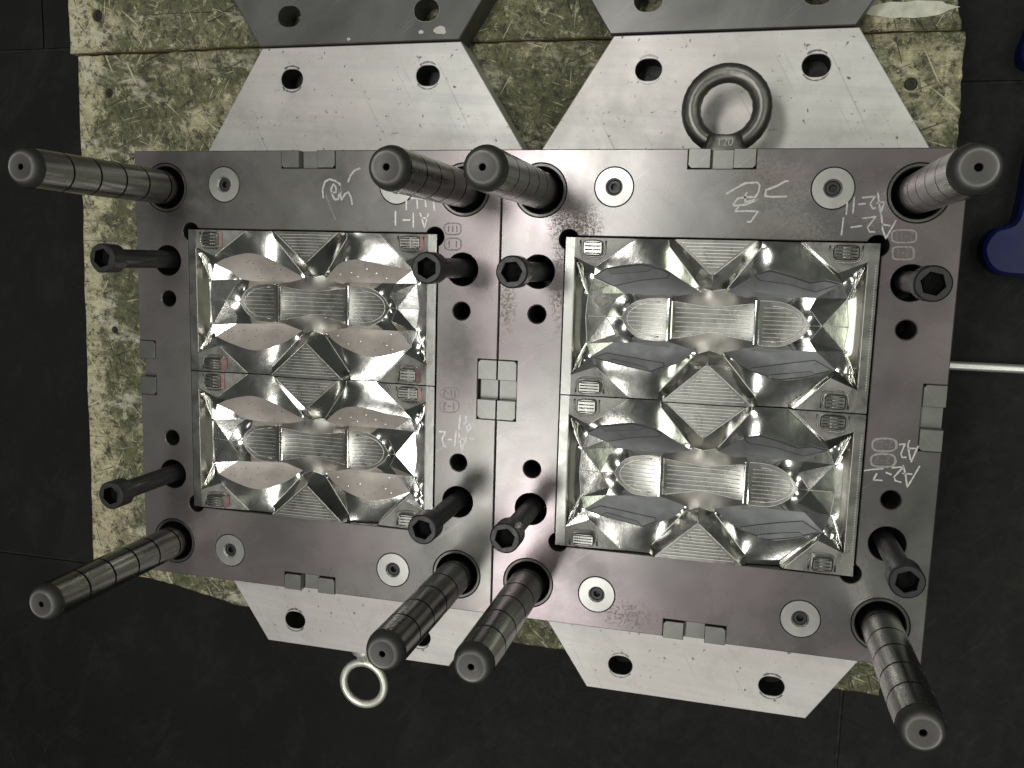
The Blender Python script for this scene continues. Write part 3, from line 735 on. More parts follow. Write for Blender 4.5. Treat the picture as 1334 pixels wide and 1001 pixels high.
# folded end facets, one flat triangle each
for n_, t_ in enumerate('lA dTL1 p0|lA p0 lB|p0 p8 lB|lA lB lA2|lB p8 p7|lB p7 j1|lB j1 chevL|lB chevL lC|lC chevL lD|chevL j2 lD|j2 r1 lD|lD r1 r0|lD r0 lE|r0 dBL1 lE|lD lE lE2|rA rA2 rB|rA rB q6|rB q7 q6|rA q6 dTR1|rB rC chevR|rB chevR k1|rB k1 q7|rC rD chevR|rD k2 chevR|rD s2 k2|rD rE2 rE|rD rE s3|rD s3 s2|rE dBR1 s3'.split('|')): REG['end%d' % n_] = (t_, 'saddle' if t_ in ('lA lB lA2', 'lD lE lE2', 'rA rA2 rB', 'rD rE2 rE') else 'chrome', -0.004)
SMOOTH_ALL = ['y4 y3 y2 y1 y0', 'y4 z3 z2 z1 z0', 'w4 w3 w2 w1 w0', 'w4 x3 x2 x1 x0']
SMOOTH_TAN = SMOOTH_ALL + ['p0 p1 p2 p3 p4 p5', 'q0 q1 q2 q3 q4 q5 q6', 'r0 r6 r5 r4 r3', 's0 s7 s6 s5 s4 s3', 'q7 q8 q9 q0', 'p8 p7 p6 p5']
SMOOTH_GREY = SMOOTH_ALL + ['p1 p2 p3 p4 p5', 'r5 r4 r3', 's0 s7 s6 s5 s4 s3']
BEADS = ['a5 tt3', 'a6 tt3', 'a4 fL vL', 'a7 fR vR', 'tt3 vM', 'vL vM vR', 'bt3 bt1', 'bt3 bt2', 'bbL bvL', 'bbR bvR', 'bt3 bvM', 'bvL bvM bvR', 'dTL1 a3', 'dTR1 a8', 'dTRf a8f', 'dBL1 b3', 'dBR1 b8', 'dBRf b8f',
         'y4 y3 y2 y1 y0', 'y4 z3 z2 z1 z0', 'w4 w3 w2 w1 w0', 'w4 x3 x2 x1 x0', 'chevL y4', 'chevR w4', 'j1 chevL j2', 'k1 chevR k2', 'lA lE', 'rA rE', 'lA2 lB lC lD lE2', 'rA2 rB rC rD rE2', 'lC chevL', 'rC chevR', 'c1 ctm c2', 'c4 cbm c3']

def catmull(P, i, t):
    p1, p2 = P[i], P[i + 1]
    p0 = P[i - 1] if i > 0 else 2 * p1 - p2
    p3 = P[i + 2] if i + 2 < len(P) else 2 * p2 - p1
    return 0.5 * ((2 * p1) + (p2 - p0) * t + (2 * p0 - 5 * p1 + 4 * p2 - p3) * t * t + (3 * p1 - p0 - 3 * p2 + p3) * t ** 3)

def build_insert(kind):
    pts = {k: np.array(v, float) for k, v in PT.items()}
    if kind == 'tan':
        for k, v in dict(p1=(38, 25, -3.2), p2=(60, 20.5, -3), p3=(78, 24, -4), q1=(148, 27.5, -4.6), q2=(163, 23.5, -3.0), q3=(180, 25.3, -4.4), q4=(194, 28.2, -5.4), q5=(206, 29.3, -6),
                         r6=(42, 103.5, -3.4), r5=(66, 108, -3), r4=(90, 101, -6.5), s6=(156, 102.5, -3.8), s4=(197, 105, -5.4)).items(): pts[k] = np.array(v, float)
    for k in pts:
        pts[k][0] = min(max(pts[k][0], 0.5), 239.5); pts[k][1] = min(max(pts[k][1], 0.5), 129.5)
    curve = {}
    for ch in (SMOOTH_TAN if kind == 'tan' else SMOOTH_GREY):
        nm = ch.split(); P = [pts[n] for n in nm]
        for i in range(len(nm) - 1): curve[(nm[i], nm[i + 1])] = (P, i)
    cache = {}
    def edge(a, b):
        if (a, b) in cache: return cache[(a, b)]
        if (b, a) in cache: return cache[(b, a)][::-1]
        n = max(1, int(np.linalg.norm(pts[a][:2] - pts[b][:2]) / 2.2))
        if (a, b) in curve: P, i = curve[(a, b)]; l = [catmull(P, i, k / n) for k in range(n + 1)]
        elif (b, a) in curve: P, i = curve[(b, a)]; l = [catmull(P, i, 1 - k / n) for k in range(n + 1)]
        else: l = [pts[a] + (pts[b] - pts[a]) * k / n for k in range(n + 1)]
        cache[(a, b)] = l; return l
    vid = {}; vs = []; zs = []; es = set(); loops = {}
    def vert(p):
        k = (round(p[0], 3), round(p[1], 3))
        if k not in vid: vid[k] = len(vs); vs.append(Vector((p[0], p[1]))); zs.append(float(p[2]))
        return vid[k]
    for rn, (lp, mt, kb) in REG.items():
        nm = lp.split(); L = []
        for i in range(len(nm)):
            l = edge(nm[i], nm[(i + 1) % len(nm)]); ids = [vert(p) for p in l]
            for u, w in zip(ids[:-1], ids[1:]): es.add((min(u, w), max(u, w)))
            L += [(p[0], p[1]) for p in l[:-1]]
        loops[rn] = L
    nfix = len(vs)
    fx = np.array([[v.x, v.y] for v in vs])
    sp = 2.7; row = 0; y = 1.0
    while y < 129.5:
        x = 1.0 + (sp / 2 if row % 2 else 0)
        while x < 239.5:
            q = np.array([x, y]) + rng.uniform(-0.15, 0.15, 2)
            if np.min(((fx - q) ** 2).sum(1)) > 1.25 ** 2: vs.append(Vector(q)); zs.append(None)
            x += sp
        y += sp * 0.866; row += 1
    ov, oe, of, orig, *_ = delaunay_2d_cdt(vs, list(es), [], 0, 1e-5)
    xy = np.array([[v.x, v.y] for v in ov]); Z = np.full(len(ov), np.nan)
    for i, src in enumerate(orig):
        for s in src:
            if s < nfix: Z[i] = zs[s]; break
    fixed = ~np.isnan(Z)
    tri = np.array([f for f in of if len(f) == 3]); cen = xy[tri].mean(1)
    bbox = {rn: (min(p[0] for p in L), max(p[0] for p in L), min(p[1] for p in L), max(p[1] for p in L)) for rn, L in loops.items()}
    reg_tris = {rn: [] for rn in REG}
    for t, c in zip(tri, cen):
        for rn, L in loops.items():
            b = bbox[rn]
            if b[0] <= c[0] <= b[1] and b[2] <= c[1] <= b[3] and pip(c[0], c[1], L): reg_tris[rn].append(t); break
    for rn, T in reg_tris.items():
        if not T: continue
        T = np.array(T); ids = np.unique(T); free = [i for i in ids if not fixed[i]]
        if not free: continue
        pos = {i: k for k, i in enumerate(free)}; n = len(free)
        A = np.zeros((n, n)); rhs = np.zeros(n); kb = REG[rn][2]
        for t in T:
            P = xy[t]; ar = abs(np.cross(P[1] - P[0], P[2] - P[0])) / 2
            for a in range(3):
                i, j, o = t[a], t[(a + 1) % 3], t[(a + 2) % 3]
                e1, e2 = xy[i] - xy[o], xy[j] - xy[o]
                w = 0.5 * (e1 @ e2) / max(1e-6, abs(np.cross(e1, e2)))
                for u, v in ((i, j), (j, i)):
                    if u in pos:
                        A[pos[u], pos[u]] += w
                        if v in pos: A[pos[u], pos[v]] -= w
                        else: rhs[pos[u]] += w * Z[v]
                if i in pos: rhs[pos[i]] -= kb * ar / 3
        sol = np.linalg.solve(A + np.eye(n) * 1e-9, rhs)
        for i, k in pos.items(): Z[i] = sol[k]
    Z = np.nan_to_num(Z)
    def L3(u, v, z): return (u - 120, 65 - v, z)
    # meshes
    V = []; F = []; MI = []; mats = ['chrome', 'milled', 'milled_v', 'saddle']
    pads = {}
    for rn, T in reg_tris.items():
        if not T: continue
        T = np.array(T); ids = np.unique(T); mt = REG[rn][1]
        if mt == 'pad':
            mp = {i: k for k, i in enumerate(ids)}
            pads[rn] = ([L3(xy[i][0], xy[i][1], Z[i]) for i in ids], [tuple(mp[i] for i in t) for t in T]); continue
        mp = {i: len(V) + k for k, i in enumerate(ids)}
        V += [L3(xy[i][0], xy[i][1], Z[i]) for i in ids]
        F += [tuple(mp[i] for i in t) for t in T]; MI += [mats.index(mt)] * len(T)
    nsurf = len(F)
    # orient surface up
    for k in range(nsurf):
        a, b, c = [Vector(V[i]) for i in F[k]]
        if (b - a).cross(c - a).z < 0: F[k] = F[k][::-1]
    # skirt along the border
    bord = []
    for chain in ('a0 a1 a3 a4 a5 a6 a7 a8f a8 a10 a11', 'a11 b11', 'b11 b10 b8 b8f b7 bt2 bt1 b4 b3 b1 b0', 'b0 a0'):
        nm = chain.split()
        for i in range(len(nm) - 1): bord += [tuple(p) for p in edge(nm[i], nm[i + 1])[:-1]]
    b0 = len(V); n = len(bord)
    V += [L3(*p) for p in bord] + [L3(p[0], p[1], -48) for p in bord]
    for i in range(n):
        j = (i + 1) % n; F.append((b0 + i, b0 + n + i, b0 + n + j, b0 + j)[::-1]); MI.append(1)
    F.append(tuple(b0 + n + i for i in range(n))); MI.append(1)
    nflat = len(F)
    for ch in BEADS:
        nm = ch.split(); pl_ = []
        for i in range(len(nm) - 1): pl_ += [L3(*p) for p in edge(nm[i], nm[i + 1])[:-1]]
        pl_.append(L3(*pts[nm[-1]])); tube_into(V, F, pl_, 0.36, 6)
    mats.append('rib'); MI += [4] * (len(F) - nflat)
    me = mesh_from('cavity_block', V, F)
    for nm in mats: me.materials.append(M[nm])
    me.polygons.foreach_set('material_index', MI)
    me.polygons.foreach_set('use_smooth', [True] * nsurf + [False] * (nflat - nsurf) + [True] * (len(F) - nflat)); me.update()
    out = [('cavity_block', me, None, [])]
    # z lookup
    allT = tri; P0, P1, P2 = xy[allT[:, 0]], xy[allT[:, 1]], xy[allT[:, 2]]
    def zat(u, v):
        q = np.array([u, v])
        d = (P1[:, 1] - P2[:, 1]) * (P0[:, 0] - P2[:, 0]) + (P2[:, 0] - P1[:, 0]) * (P0[:, 1] - P2[:, 1])
        d = np.where(abs(d) < 1e-12, 1e-12, d)
        l0 = ((P1[:, 1] - P2[:, 1]) * (q[0] - P2[:, 0]) + (P2[:, 0] - P1[:, 0]) * (q[1] - P2[:, 1])) / d
        l1 = ((P2[:, 1] - P0[:, 1]) * (q[0] - P2[:, 0]) + (P0[:, 0] - P2[:, 0]) * (q[1] - P2[:, 1])) / d
        k = np.argmax(np.minimum(np.minimum(l0, l1), 1 - l0 - l1)); t = allT[k]
        return float(l0[k] * Z[t[0]] + l1[k] * Z[t[1]] + (1 - l0[k] - l1[k]) * Z[t[2]])
    # pads
    def r2uv(lst):
        o = []
        for x, y in lst:
            w = bp(720 + x / 3.032, 295 + y / 3.032); o.append((w[0] - 55.0, -w[1] - 69.5))
        return o
    steps = dict(
        padTL=[[(160, 200), (215, 167), (345, 153), (430, 172), (462, 190), (450, 205), (345, 215), (235, 238)], [(219, 170), (345, 155), (398, 162), (375, 178), (230, 190)]],
        padTR=[[(800, 194), (860, 178), (950, 202), (1020, 227), (1080, 218), (1138, 231), (1045, 262), (930, 230), (820, 215)]],
        padBL=[[(160, 522), (210, 505), (400, 540), (435, 545), (440, 558), (385, 577), (215, 538)], [(218, 537), (237, 529), (365, 560), (383, 576)]],
        padBR=[[(772, 576), (790, 565), (1040, 537), (1108, 574), (1000, 600), (900, 610), (790, 578)], [(850, 601), (860, 592), (1025, 580), (1040, 590), (1000, 599), (900, 608)]])
    pm = 'pad_tan' if kind == 'tan' else 'pad_grey'
    for rn, (pv, pf) in pads.items():
        pf = [f if (Vector(pv[f[1]]) - Vector(pv[f[0]])).cross(Vector(pv[f[2]]) - Vector(pv[f[0]])).z > 0 else f[::-1] for f in pf]
        me = mesh_from('lens_pad', pv, pf, True); subs = []
        if kind == 'grey':
            for si, poly in enumerate(steps[rn]):
                uv = r2uv(poly)
                if area2(uv) < 0: uv = uv[::-1]
                dense = []
                for i in range(len(uv)):
                    a, b = np.array(uv[i]), np.array(uv[(i + 1) % len(uv)]); m = max(1, int(np.linalg.norm(b - a) / 2.5))
                    dense += [tuple(a + (b - a) * k / m) for k in range(m)]
                v2, t2 = cdt_fill(dense, [])
                hgt = 0.55 * (si + 1)
                VV = [L3(p[0], p[1], zat(*p) + hgt) for p in v2]; FF = [tuple(t) for t in t2]
                FF = [f if (Vector(VV[f[1]]) - Vector(VV[f[0]])).cross(Vector(VV[f[2]]) - Vector(VV[f[0]])).z > 0 else f[::-1] for f in FF]
                c = len(VV); n = len(dense)
                VV += [L3(p[0], p[1], zat(*p) + hgt) for p in dense] + [L3(p[0], p[1], zat(*p) - 0.4) for p in dense]
                FF += [(c + i, c + (i + 1) % n, c + n + (i + 1) % n, c + n + i) for i in range(n)]
                subs.append(('pad_step', mesh_from('pad_step', VV, FF), 'pad_grey'))
                VV = []; FF = []
                tube_into(VV, FF, [L3(p[0], p[1], zat(*p) + 0.1 + hgt * 0.5) for p in dense], 0.44, 5, True)
                subs.append(('joint_line', mesh_from('joint_line', VV, FF, True), 'line'))
        else:
            L = np.array(loops[rn]); lo, hi = L.min(0), L.max(0); c = L.mean(0)
            VB = []; FB = []; VD = []; FD = []
            rr = np.random.default_rng(len(rn) + int(c[0]))
            k = 0; tries = 0
            while k < 13 and tries < 400:
                tries += 1
                u, v = rr.uniform(lo[0] + 3, hi[0] - 3), rr.uniform(lo[1] + 2.5, hi[1] - 2.5)
                if not all(pip(u + du, v + dv, loops[rn]) for du, dv in ((-2.5, 0), (2.5, 0), (0, 2.5), (0, -2.5))): continue
                bright = 'R' in rn and k < 6
                tv, tf, rad = (VB, FB, 0.75) if bright else (VD, FD, 0.6)
                z = zat(u, v); b = len(tv)
                tv += [L3(u + rad * math.cos(a), v + rad * math.sin(a), z - 0.05) for a in np.linspace(0, 2 * math.pi, 9)[:-1]] + [L3(u, v, z + 0.28)]
                tf += [(b + (i + 1) % 8, b + i, b + 8) for i in range(8)]; k += 1
            if VB: subs.append(('pin_mark', mesh_from('pin_mark', VB, FB, True), 'pinmark'))
            if VD: subs.append(('pin_mark', mesh_from('pin_mark', VD, FD, True), 'pindark'))
        out.append(('lens_pad', me, pm, subs))
    # ribs
    def ribs(name, segs, w, h, mt='rib', taper=True):
        VV = []; FF = []
        for (u0, v0), (u1, v1) in segs:
            n = max(2, int(math.hypot(u1 - u0, v1 - v0) / 4)); b = len(VV)
            for i in range(n + 1):
                t = i / n; u, v = u0 + (u1 - u0) * t, v0 + (v1 - v0) * t; z = zat(u, v)
                VV += [L3(u, v - w / 2, z - 0.25), L3(u, v - w * 0.2, z + h), L3(u, v + w * 0.2, z + h), L3(u, v + w / 2, z - 0.25)]
            for i in range(n):
                for k in range(3): a = b + 4 * i + k; FF.append((a, a + 1, a + 5, a + 4))
            FF.append((b, b + 1, b + 2, b + 3)); e = b + 4 * n; FF.append((e + 3, e + 2, e + 1, e))
        me = mesh_from(name, VV, FF); fix_normals(me); return me
    seg = []
    for v in np.arange(3.2, 24, 2.6): t = (v / 28); seg.append(((88 + 30.4 * t + 2.5, v), (150 - 31.6 * t - 2.5, v)))
    for sg in seg: out.append(('rib', ribs('rib', [sg], 1.08, 1.0499999999999998), 'rib', []))
    seg = []
    for v in np.arange(103, 129, 2.6): t = (130 - v) / 32; seg.append(((84.5 + 33.9 * t + 2.5, v), (155 - 36.6 * t - 2.5, v)))
    for sg in seg: out.append(('rib', ribs('rib', [sg], 1.08, 1.0499999999999998), 'rib', []))
    seg = [((91, v), (148.5, v + (0.0 if abs(v - 64) < 4 else 0))) for v in (56.5, 59.8, 63.1, 66.4, 69.7, 73)]
    seg = [((91, 64 + (v - 64) * 1.12), (149, 64 + (v - 64) * 1.05)) for v in (55.5, 58.9, 62.3, 65.7, 69.1, 72.5)]
    for sg in seg: out.append(('rib', ribs('rib', [sg], 1.008, 1.2000000000000002), 'rib', []))
    seg = []
    for v in (52.5, 56, 59.5, 63, 66.5, 70, 73.5, 77):
        k = math.sqrt(max(0, 1 - ((v - 64.5) / 16.5) ** 2)); seg.append(((83 - 4 - 28 * k, v), (81.5, v)))
    for sg in seg: out.append(('rib', ribs('rib', [sg], 0.864, 0.8250000000000001), 'rib', []))
    seg = []
    for v in (52, 55.3, 58.6, 61.9, 65.2, 68.5, 71.8, 75.1, 78.2):
        k = max(0, 1 - abs((v - 64.6) / 17.5) ** 1.6); seg.append(((159, v), (163 + 27 * k, v)))
    for sg in seg: out.append(('rib', ribs('rib', [sg], 0.864, 0.8250000000000001), 'rib', []))
    # raised cross bars
    for u, v0, v1 in ((85.6, 47, 82), (153.9, 46, 81.5)):
        me = box_mesh('cross_bar', -1.7, 1.7, -(v1 - v0) / 2, (v1 - v0) / 2, -3, 1.7, 0.9, 3)
        me.transform(Matrix.Translation(Vector(P3(*L3(u, (v0 + v1) / 2, -9)))))
        out.append(('cross_bar', me, 'chrome', []))
    # inner arch ridges
    for cx, s, tip in ((78, -1, 52), (163, 1, 189.5)):
        VV = []; FF = []; pl_ = []
        for i in range(25):
            a = -math.pi / 2 + math.pi * i / 24
            u = cx + s * (abs(tip - cx)) * math.cos(a) ** (1.0 if s < 0 else 0.85); v = 64.5 + 14.2 * math.sin(a); pl_.append(L3(u, v, zat(u, v) + 0.15))
        tube_into(VV, FF, pl_, 0.55, 6)
        out.append(('arch_ridge', mesh_from('arch_ridge', VV, FF, True), 'rib', []))
    # corner lugs
    lugs = ((12.5, 33, 0.6, 16.5, 'T'), (204, 227.5, 0.6, 15, 'T'), (13, 36, 115, 129.3, 'B'), (206, 226, 114, 129.3, 'B'))
    for li, (u0, u1, v0, v1, wh) in enumerate(lugs):
        z = zat((u0 + u1) / 2, (v0 + v1) / 2)
        cu, cv = (u0 + u1) / 2, (v0 + v1) / 2
        hw, hh = (u1 - u0) / 2 - 2.2, (v1 - v0) / 2 - 1.6
        hgt = 2.6 if wh == 'T' else 4.2
        rl = []
        for i in range(28):
            a = 2 * math.pi * i / 28; ca, sa = math.cos(a), math.sin(a)
            e = 0.42; rl.append((hw * math.copysign(abs(ca) ** e, ca), hh * math.copysign(abs(sa) ** e, sa)))
        me = plate_mesh('corner_lug', rl, [], hgt, -2, 0.9)
        me.transform(Matrix.Translation(Vector(P3(*L3(cu, cv, z)))))
        subs = []
        VV = []; FF = []
        for k in range(4):
            v = cv - hh + 2.0 + (2 * hh - 4.0) * k / 3
            tube_into(VV, FF, [L3(cu - hw + 1.8, v, z + hgt), L3(cu + hw - 1.8, v, z + hgt)], 0.5, 6)
        subs.append(('lug_ridges', mesh_from('lug_ridge', VV, FF, True), 'milled'))
        # raised collar round the lug
        VV = []; FF = []; arc = []
        vo = (v0 - 1 if wh == 'B' else v1 + 1)
        sgn = 1 if wh == 'T' else -1
        for i in range(15):
            a = math.pi * i / 14
            u = cu + (u1 - u0) / 2 * math.copysign(abs(math.cos(a)) ** 0.5, math.cos(a)); v = (v0 + 2 if wh == 'T' else v1 - 2) + sgn * (v1 - v0 - 1.5) * abs(math.sin(a)) ** 0.5
            if 0.5 < u < 239.5 and 0.8 < v < 129.2: arc.append(L3(u, v, zat(u, v) + 0.1))
        if len(arc) > 3: tube_into(VV, FF, arc, 0.7, 6)
        subs.append(('lug_collar', mesh_from('lug_collar', VV, FF, True), 'milled'))
        if kind == 'tan':
            VV = []; FF = []
            if li == 0: pq = [(u1 - 4, 1.2, 0.3)]
            side = (u1 - 2.2, u1 + 1.2) if li in (0, 2) else (u1 - 2.5, u1 + 1.5)
            b = 0; q = [(side[0], v0 + 1.5), (side[1], v0 + 1.5), (side[1], v1 - 2), (side[0], v1 - 1)]
            VV = [L3(u, v, max(z + hgt if abs(u - cu) < hw else z, z) + 0.15) for u, v in q] + [L3(u, v, z - 1) for u, v in q]
            FF = [(3, 2, 1, 0), (0, 1, 5, 4), (1, 2, 6, 5), (2, 3, 7, 6), (3, 0, 4, 7)]
            me2 = mesh_from('marker_stain', VV, FF); fix_normals(me2)
            subs.append(('marker_stain', me2, 'pink'))
        out.append(('corner_lug', me, 'milled', subs))
    # row of tool dots on the right rim
    VV = []; FF = []
    for v in np.arange(17, 112, 2.1):
        b = len(VV); u = 237.6
        VV += [L3(u + 0.55 * math.cos(a), v + 0.55 * math.sin(a), -0.05) for a in np.linspace(0, 2 * math.pi, 7)[:-1]] + [L3(u, v, 0.35)]
        FF += [(b + (i + 1) % 6, b + i, b + 6) for i in range(6)]
    out.append(('tool_dots', mesh_from('tool_dots', VV, FF, True), 'rib', []))
    return out

for kind, cx, labs in (('tan', -175, ('polished steel insert with tan lens pads, beside chalk A1-1', 'polished steel insert with tan lens pads, beside chalk A1-2')),
                       ('grey', 175, ('polished steel insert with stepped grey lens pads, beside chalk A2-1', 'polished steel insert with stepped grey lens pads, beside chalk A2-2'))):
    parts = build_insert(kind)
    for k, lab in enumerate(labs):
        o = empty('mould_insert', W3(cx - 0.3, -69.2 - 65 - 130 * k, 0), lab, 'mould insert', 'polished cavity inserts')
        for nm, me, mt, subs in parts:
            p = new_obj(nm, me, o, M[mt] if mt else None)
            for sn, sm, st in subs:
                q = new_obj(sn, sm, p, M[st])
                if sn in ('pin_mark', 'lug_ridges'): q['kind'] = 'stuff'
            if nm == 'tool_dots': p['kind'] = 'stuff'

# ------------------------------------------------------------------ forged eye bolt on the grey-pad mould
eb = empty('eye_bolt', W3(175, 0, -50), 'large dark forged eye bolt marked 120 lying over the bright clamp plate', 'eye bolt', None)
V = []; F = []
tube_into(V, F, [(28.4 * math.cos(a), 38 + 28.4 * math.sin(a), 0) for a in np.linspace(0, 2 * math.pi, 65)[:-1]], 8.0, 20, True)
ring = mesh_from('ring', V, F, True); fix_normals(ring)
for v in ring.vertices:
    v.co.x += 0.00025 * math.sin(v.co.y * 900) ; v.co.z += 0.0002 * math.sin(v.co.x * 1300)
new_obj('ring', ring, eb, M['forged'])
def loft(name, secs, n=28, pw=0.62):
    V = []; F = []
    for y, hx, hz in secs:
        for i in range(n):
            a = 2 * math.pi * i / n; c, s = math.cos(a), math.sin(a)
            V.append((hx * math.copysign(abs(c) ** pw, c), y, hz * math.copysign(abs(s) ** pw, s)))
    for k in range(len(secs) - 1):
        for i in range(n): j = (i + 1) % n; F.append((k * n + i, k * n + j, (k + 1) * n + j, (k + 1) * n + i))
    F.append(tuple(range(n))); F.append(tuple(range((len(secs) - 1) * n, len(secs) * n))[::-1])
    me = mesh_from(name, V, F); fix_normals(me); auto_smooth(me, 35); return me
new_obj('collar', loft('collar', [(-0.5, 22.5, 13), (3.0, 22, 13), (6.5, 18.6, 12.6), (10, 16.4, 12.2), (15.0, 15.6, 11.4), (16.4, 14.8, 10.4)]), eb, M['forged'])
new_obj('shank', loft('shank', [(-3, 10, 10), (0, 10, 10)], 24, 1.0), eb, M['forged'])
def text_mesh(s, size, ext):
    c = bpy.data.curves.new('marking', 'FONT'); c.body = s; c.size = size; c.extrude = ext; c.align_x = 'CENTER'; c.align_y = 'CENTER'; c.space_character = 1.05
    o = bpy.data.objects.new('tmp', c); COL.objects.link(o)
    dg = bpy.context.evaluated_depsgraph_get(); dg.update()
    me = bpy.data.meshes.new_from_object(o.evaluated_get(dg)); bpy.data.objects.remove(o); me.name = 'marking'; return me
tm = text_mesh('120', 0.0085, 0.0006)
new_obj('marking', tm, eb, M['mark'], P3(0.5, 9.6, 12.1))

# silver eye bolt on the lower edge of the tan-pad mould
e2 = empty('eye_bolt', W3(-172.5, -505, -119), 'small bright silver eye bolt hanging over the black floor', 'eye bolt', None)
V = []; F = []
tube_into(V, F, [(23.6 * math.cos(a), -41 + 23.6 * math.sin(a), 0) for a in np.linspace(0, 2 * math.pi, 49)[:-1]], 4.3, 16, True)
r2 = mesh_from('ring', V, F, True); fix_normals(r2); new_obj('ring', r2, e2, M['zinc'])
me = lathe('collar', [(0.01, -3), (13, -3), (13, 4), (12, 6), (9, 8), (6.5, 14), (0.01, 19)], 28)
me.transform(Matrix.Rotation(math.pi / 2, 4, 'X')); new_obj('collar', me, e2, M['zinc'])

# ------------------------------------------------------------------ chalk marks and engravings
def strokes(name, plate, cx, ox, oy, s, lines, w, m, z=134.14):
    V = []; F = []
    for l in lines:
        pts = [bp(ox + x / s, oy + y / s) for x, y in l]
        ribbon_into(V, F, [(x - cx, y - YC) for x, y in pts], w, z, 0.14, 0.12)
    return new_obj(name, mesh_from(name, V, F), plate, m)
L = [[(620, 640), (612, 540), (640, 450), (690, 425), (750, 440), (810, 480), (808, 560), (790, 650), (750, 655), (722, 600), (708, 540), (735, 475), (765, 520), (765, 570), (715, 582)],
     [(812, 500), (815, 600), (825, 660), (870, 590), (905, 570), (935, 630), (950, 715)], [(900, 460), (930, 380), (975, 325), (1040, 298)]]
strokes('chalk_mark', plateL, -175, 350, 185, 8.708, L, 1.5, M['chalk'])
strokes('chalk_mark', plateL, -175, 350, 185, 8.708, [[(650, 600), (690, 710), (720, 790), (760, 885)]], 0.8, M['chalk2'])
L = [[(223, 815), (223, 872)], [(250, 850), (280, 850)], [(292, 822), (292, 880)], [(318, 822), (335, 880), (350, 825)], [(322, 842), (347, 842)],
     [(265, 768), (265, 812)], [(282, 765), (340, 770)], [(306, 768), (308, 806)], [(337, 768), (341, 800)], [(370, 780), (374, 815)]]
strokes('chalk_mark', plateL, -175, 440, 0, 2.963, L, 1.35, M['chalk3'])
L = [[(85, 590), (145, 590), (115, 660), (130, 720), (155, 735)], [(165, 662), (205, 665)], [(245, 585), (230, 725)], [(270, 600), (297, 770), (345, 630)], [(268, 660), (325, 655)], [(368, 655), (408, 658)],
     [(285, 435), (270, 570)], [(335, 440), (350, 600), (395, 530)], [(315, 515), (390, 530)]]
strokes('chalk_mark', plateL, -175, 560, 480, 7.15, L, 1.2, M['chalk3'])
def oval(x0, x1, y0, y1, e=0.6, n=24):
    o = []
    for i in range(n + 1):
        a = 2 * math.pi * i / n; c, s = math.cos(a), math.sin(a)
        o.append(((x0 + x1) / 2 + (x1 - x0) / 2 * math.copysign(abs(c) ** e, c), (y0 + y1) / 2 + (y1 - y0) / 2 * math.copysign(abs(s) ** e, s)))
    return o
def digs(x, y, w, h, seq):
    """upside-down stroke digits inside an engraved box"""
    G = {'2': [[(1, 1), (0, 1), (1, .35), (.9, 0), (0.1, 0.1)]], '1': [[(.5, 0), (.5, 1)]], '0': [[(0, 0), (1, 0), (1, 1), (0, 1), (0, 0)]], '-': [[(0, .5), (1, .5)]]}
    G['2'] = [[(0, 0), (1, 0), (0.1, .6), (0.25, 1), (1, .9)]]
    o = []; n = len(seq); cw = w / n
    for i, c in enumerate(seq):
        for l in G[c]: o.append([(x + cw * (i + 0.15) + cw * 0.7 * px, y + h * py) for px, py in l])
    return o
strokes('engraved_frame', plateL, -175, 440, 0, 2.963, [oval(412, 476, 862, 906), oval(412, 476, 920, 966)], 1.2, M['chalk2'])
strokes('engraved_number', plateL, -175, 440, 0, 2.963, [[(428, 872), (428, 896)], [(444, 872), (444, 896)], [(460, 872), (460, 896)], [(430, 930), (430, 956)], [(458, 930), (458, 956)]], 0.9, M['etch'])
strokes('engraved_frame', plateL, -175, 560, 480, 7.15, [oval(98, 270, 182, 282, 0.75), oval(93, 270, 292, 412, 0.75)], 1.0, M['chalk2'])
strokes('engraved_number', plateL, -175, 560, 480, 7.15, digs(120, 205, 130, 60, '2-11') + digs(115, 325, 130, 60, '2-1'), 0.8, M['etch'])
L = [[(150, 315), (260, 250), (390, 180), (540, 170), (570, 210), (555, 290), (510, 355), (410, 350), (300, 370), (240, 440), (260, 460), (400, 445), (500, 405), (545, 375), (470, 395), (392, 415), (385, 350), (410, 290)],
     [(310, 465), (262, 530), (400, 525), (550, 530), (455, 660), (405, 660)], [(930, 155), (890, 155), (780, 215), (650, 265), (635, 340), (720, 350), (905, 345)]]
strokes('chalk_mark', plateR, 175, 930, 220, 9.53, L, 1.4, M['chalk'])
L = [[(120, 210), (112, 300)], [(165, 185), (155, 295)], [(190, 232), (240, 228)], [(215, 190), (300, 180), (268, 230), (285, 260), (305, 255)], [(318, 155), (335, 290), (365, 210)], [(310, 225), (365, 215)],
     [(95, 318), (80, 435)], [(140, 383), (215, 372)], [(215, 325), (305, 312), (250, 385), (265, 412), (300, 412)], [(340, 295), (350, 400), (370, 455), (438, 335)], [(340, 362), (400, 372)]]
strokes('chalk_mark', plateR, 175, 1080, 220, 5.005, L, 1.15, M['chalk'])
strokes('engraved_frame', plateR, 175, 1080, 220, 5.005, [oval(408, 570, 400, 482, 0.55), oval(414, 552, 510, 592, 0.4)], 1.2, M['chalk2'])
strokes('engraved_number', plateR, 175, 1080, 220, 5.005, digs(425, 415, 130, 50, '11-2') + digs(435, 525, 95, 50, '1-2'), 1.0, M['etch'])
L = [[(625, 280), (605, 330), (620, 420), (635, 495)], [(720, 340), (680, 430), (640, 520)], [(610, 370), (700, 370)], [(510, 330), (575, 320), (530, 430), (545, 470), (590, 465)],
     [(555, 550), (580, 650), (598, 790), (660, 690), (735, 560)], [(545, 640), (655, 650)], [(430, 580), (560, 570), (455, 680), (470, 720), (535, 740)], [(365, 630), (430, 655)], [(130, 612), (200, 600), (340, 590)], [(270, 640), (230, 712), (330, 718)]]
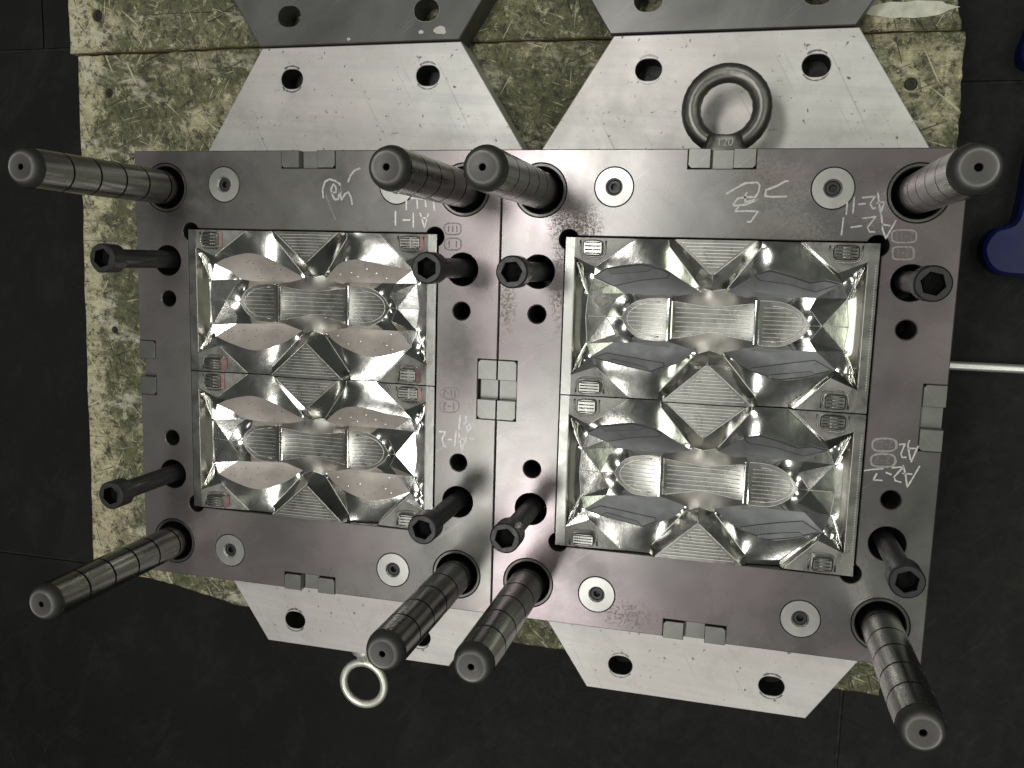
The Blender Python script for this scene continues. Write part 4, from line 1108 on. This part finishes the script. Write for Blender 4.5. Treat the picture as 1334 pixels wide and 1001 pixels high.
strokes('chalk_mark', plateR, 175, 1110, 540, 8.338, L, 1.15, M['chalk'])
strokes('engraved_frame', plateR, 175, 1110, 540, 8.338, [oval(220, 482, 262, 402, 0.7), oval(205, 470, 430, 572, 0.7)], 1.6, M['chalk2'])
strokes('engraved_number', plateR, 175, 1110, 540, 8.338, digs(245, 292, 200, 70, '22-2') + digs(240, 465, 180, 70, '2-2'), 0.9, M['etch'])

# ------------------------------------------------------------------ rod and blue part on the floor
rod = empty('steel_rod', W3(330, -183, -264), 'thin bright steel rod lying on the floor beside the grey-pad mould', 'rod')
V = []; F = []
tube_into(V, F, [(20 + 500 * i / 12, 0.4 * i / 12 + 0.6, 4.6) for i in range(13)], 4.6, 16)
me = mesh_from('shaft', V, F, True); fix_normals(me); auto_smooth(me, 40); new_obj('shaft', me, rod, M['rod'])
blu = empty('blue_foot', W3(470, -20, -264), 'dark blue moulded plastic foot lying on the black floor', 'plastic part')
ol = [(456, 30), (451, -22), (446, -40), (430, -47), (421.5, -66), (434, -87), (467, -91), (540, -91), (600, -40), (600, 140), (540, 150), (456, 150), (441, 134), (438, 116), (445, 106), (466, 99), (474, 60)]
ol = [np.array((x - 470.0, y + 20.0)) for x, y in ol][::-1]
ol = [tuple(0.5 * ((2 * ol[i]) + (ol[(i + 1) % len(ol)] - ol[i - 1]) * t + (2 * ol[i - 1] - 5 * ol[i] + 4 * ol[(i + 1) % len(ol)] - ol[(i + 2) % len(ol)]) * t * t + (3 * ol[i] - ol[i - 1] - 3 * ol[(i + 1) % len(ol)] + ol[(i + 2) % len(ol)]) * t ** 3)) for i in range(len(ol)) for t in (0, 0.25, 0.5, 0.75)]
me = plate_mesh('lobe', ol, [], 26, 0, 3.0)
new_obj('lobe', me, blu, M['blue'])
V = []; F = []
rib = [(470 - 470, -75 + 20), (530 - 470, -70 + 20), (570 - 470, -20 + 20), (570 - 470, 110 + 20)]
tube_into(V, F, [(x, y, 26) for x, y in rib], 5, 10)
me = mesh_from('stiffening_rib', V, F, True); fix_normals(me); new_obj('stiffening_rib', me, blu, M['blue'])
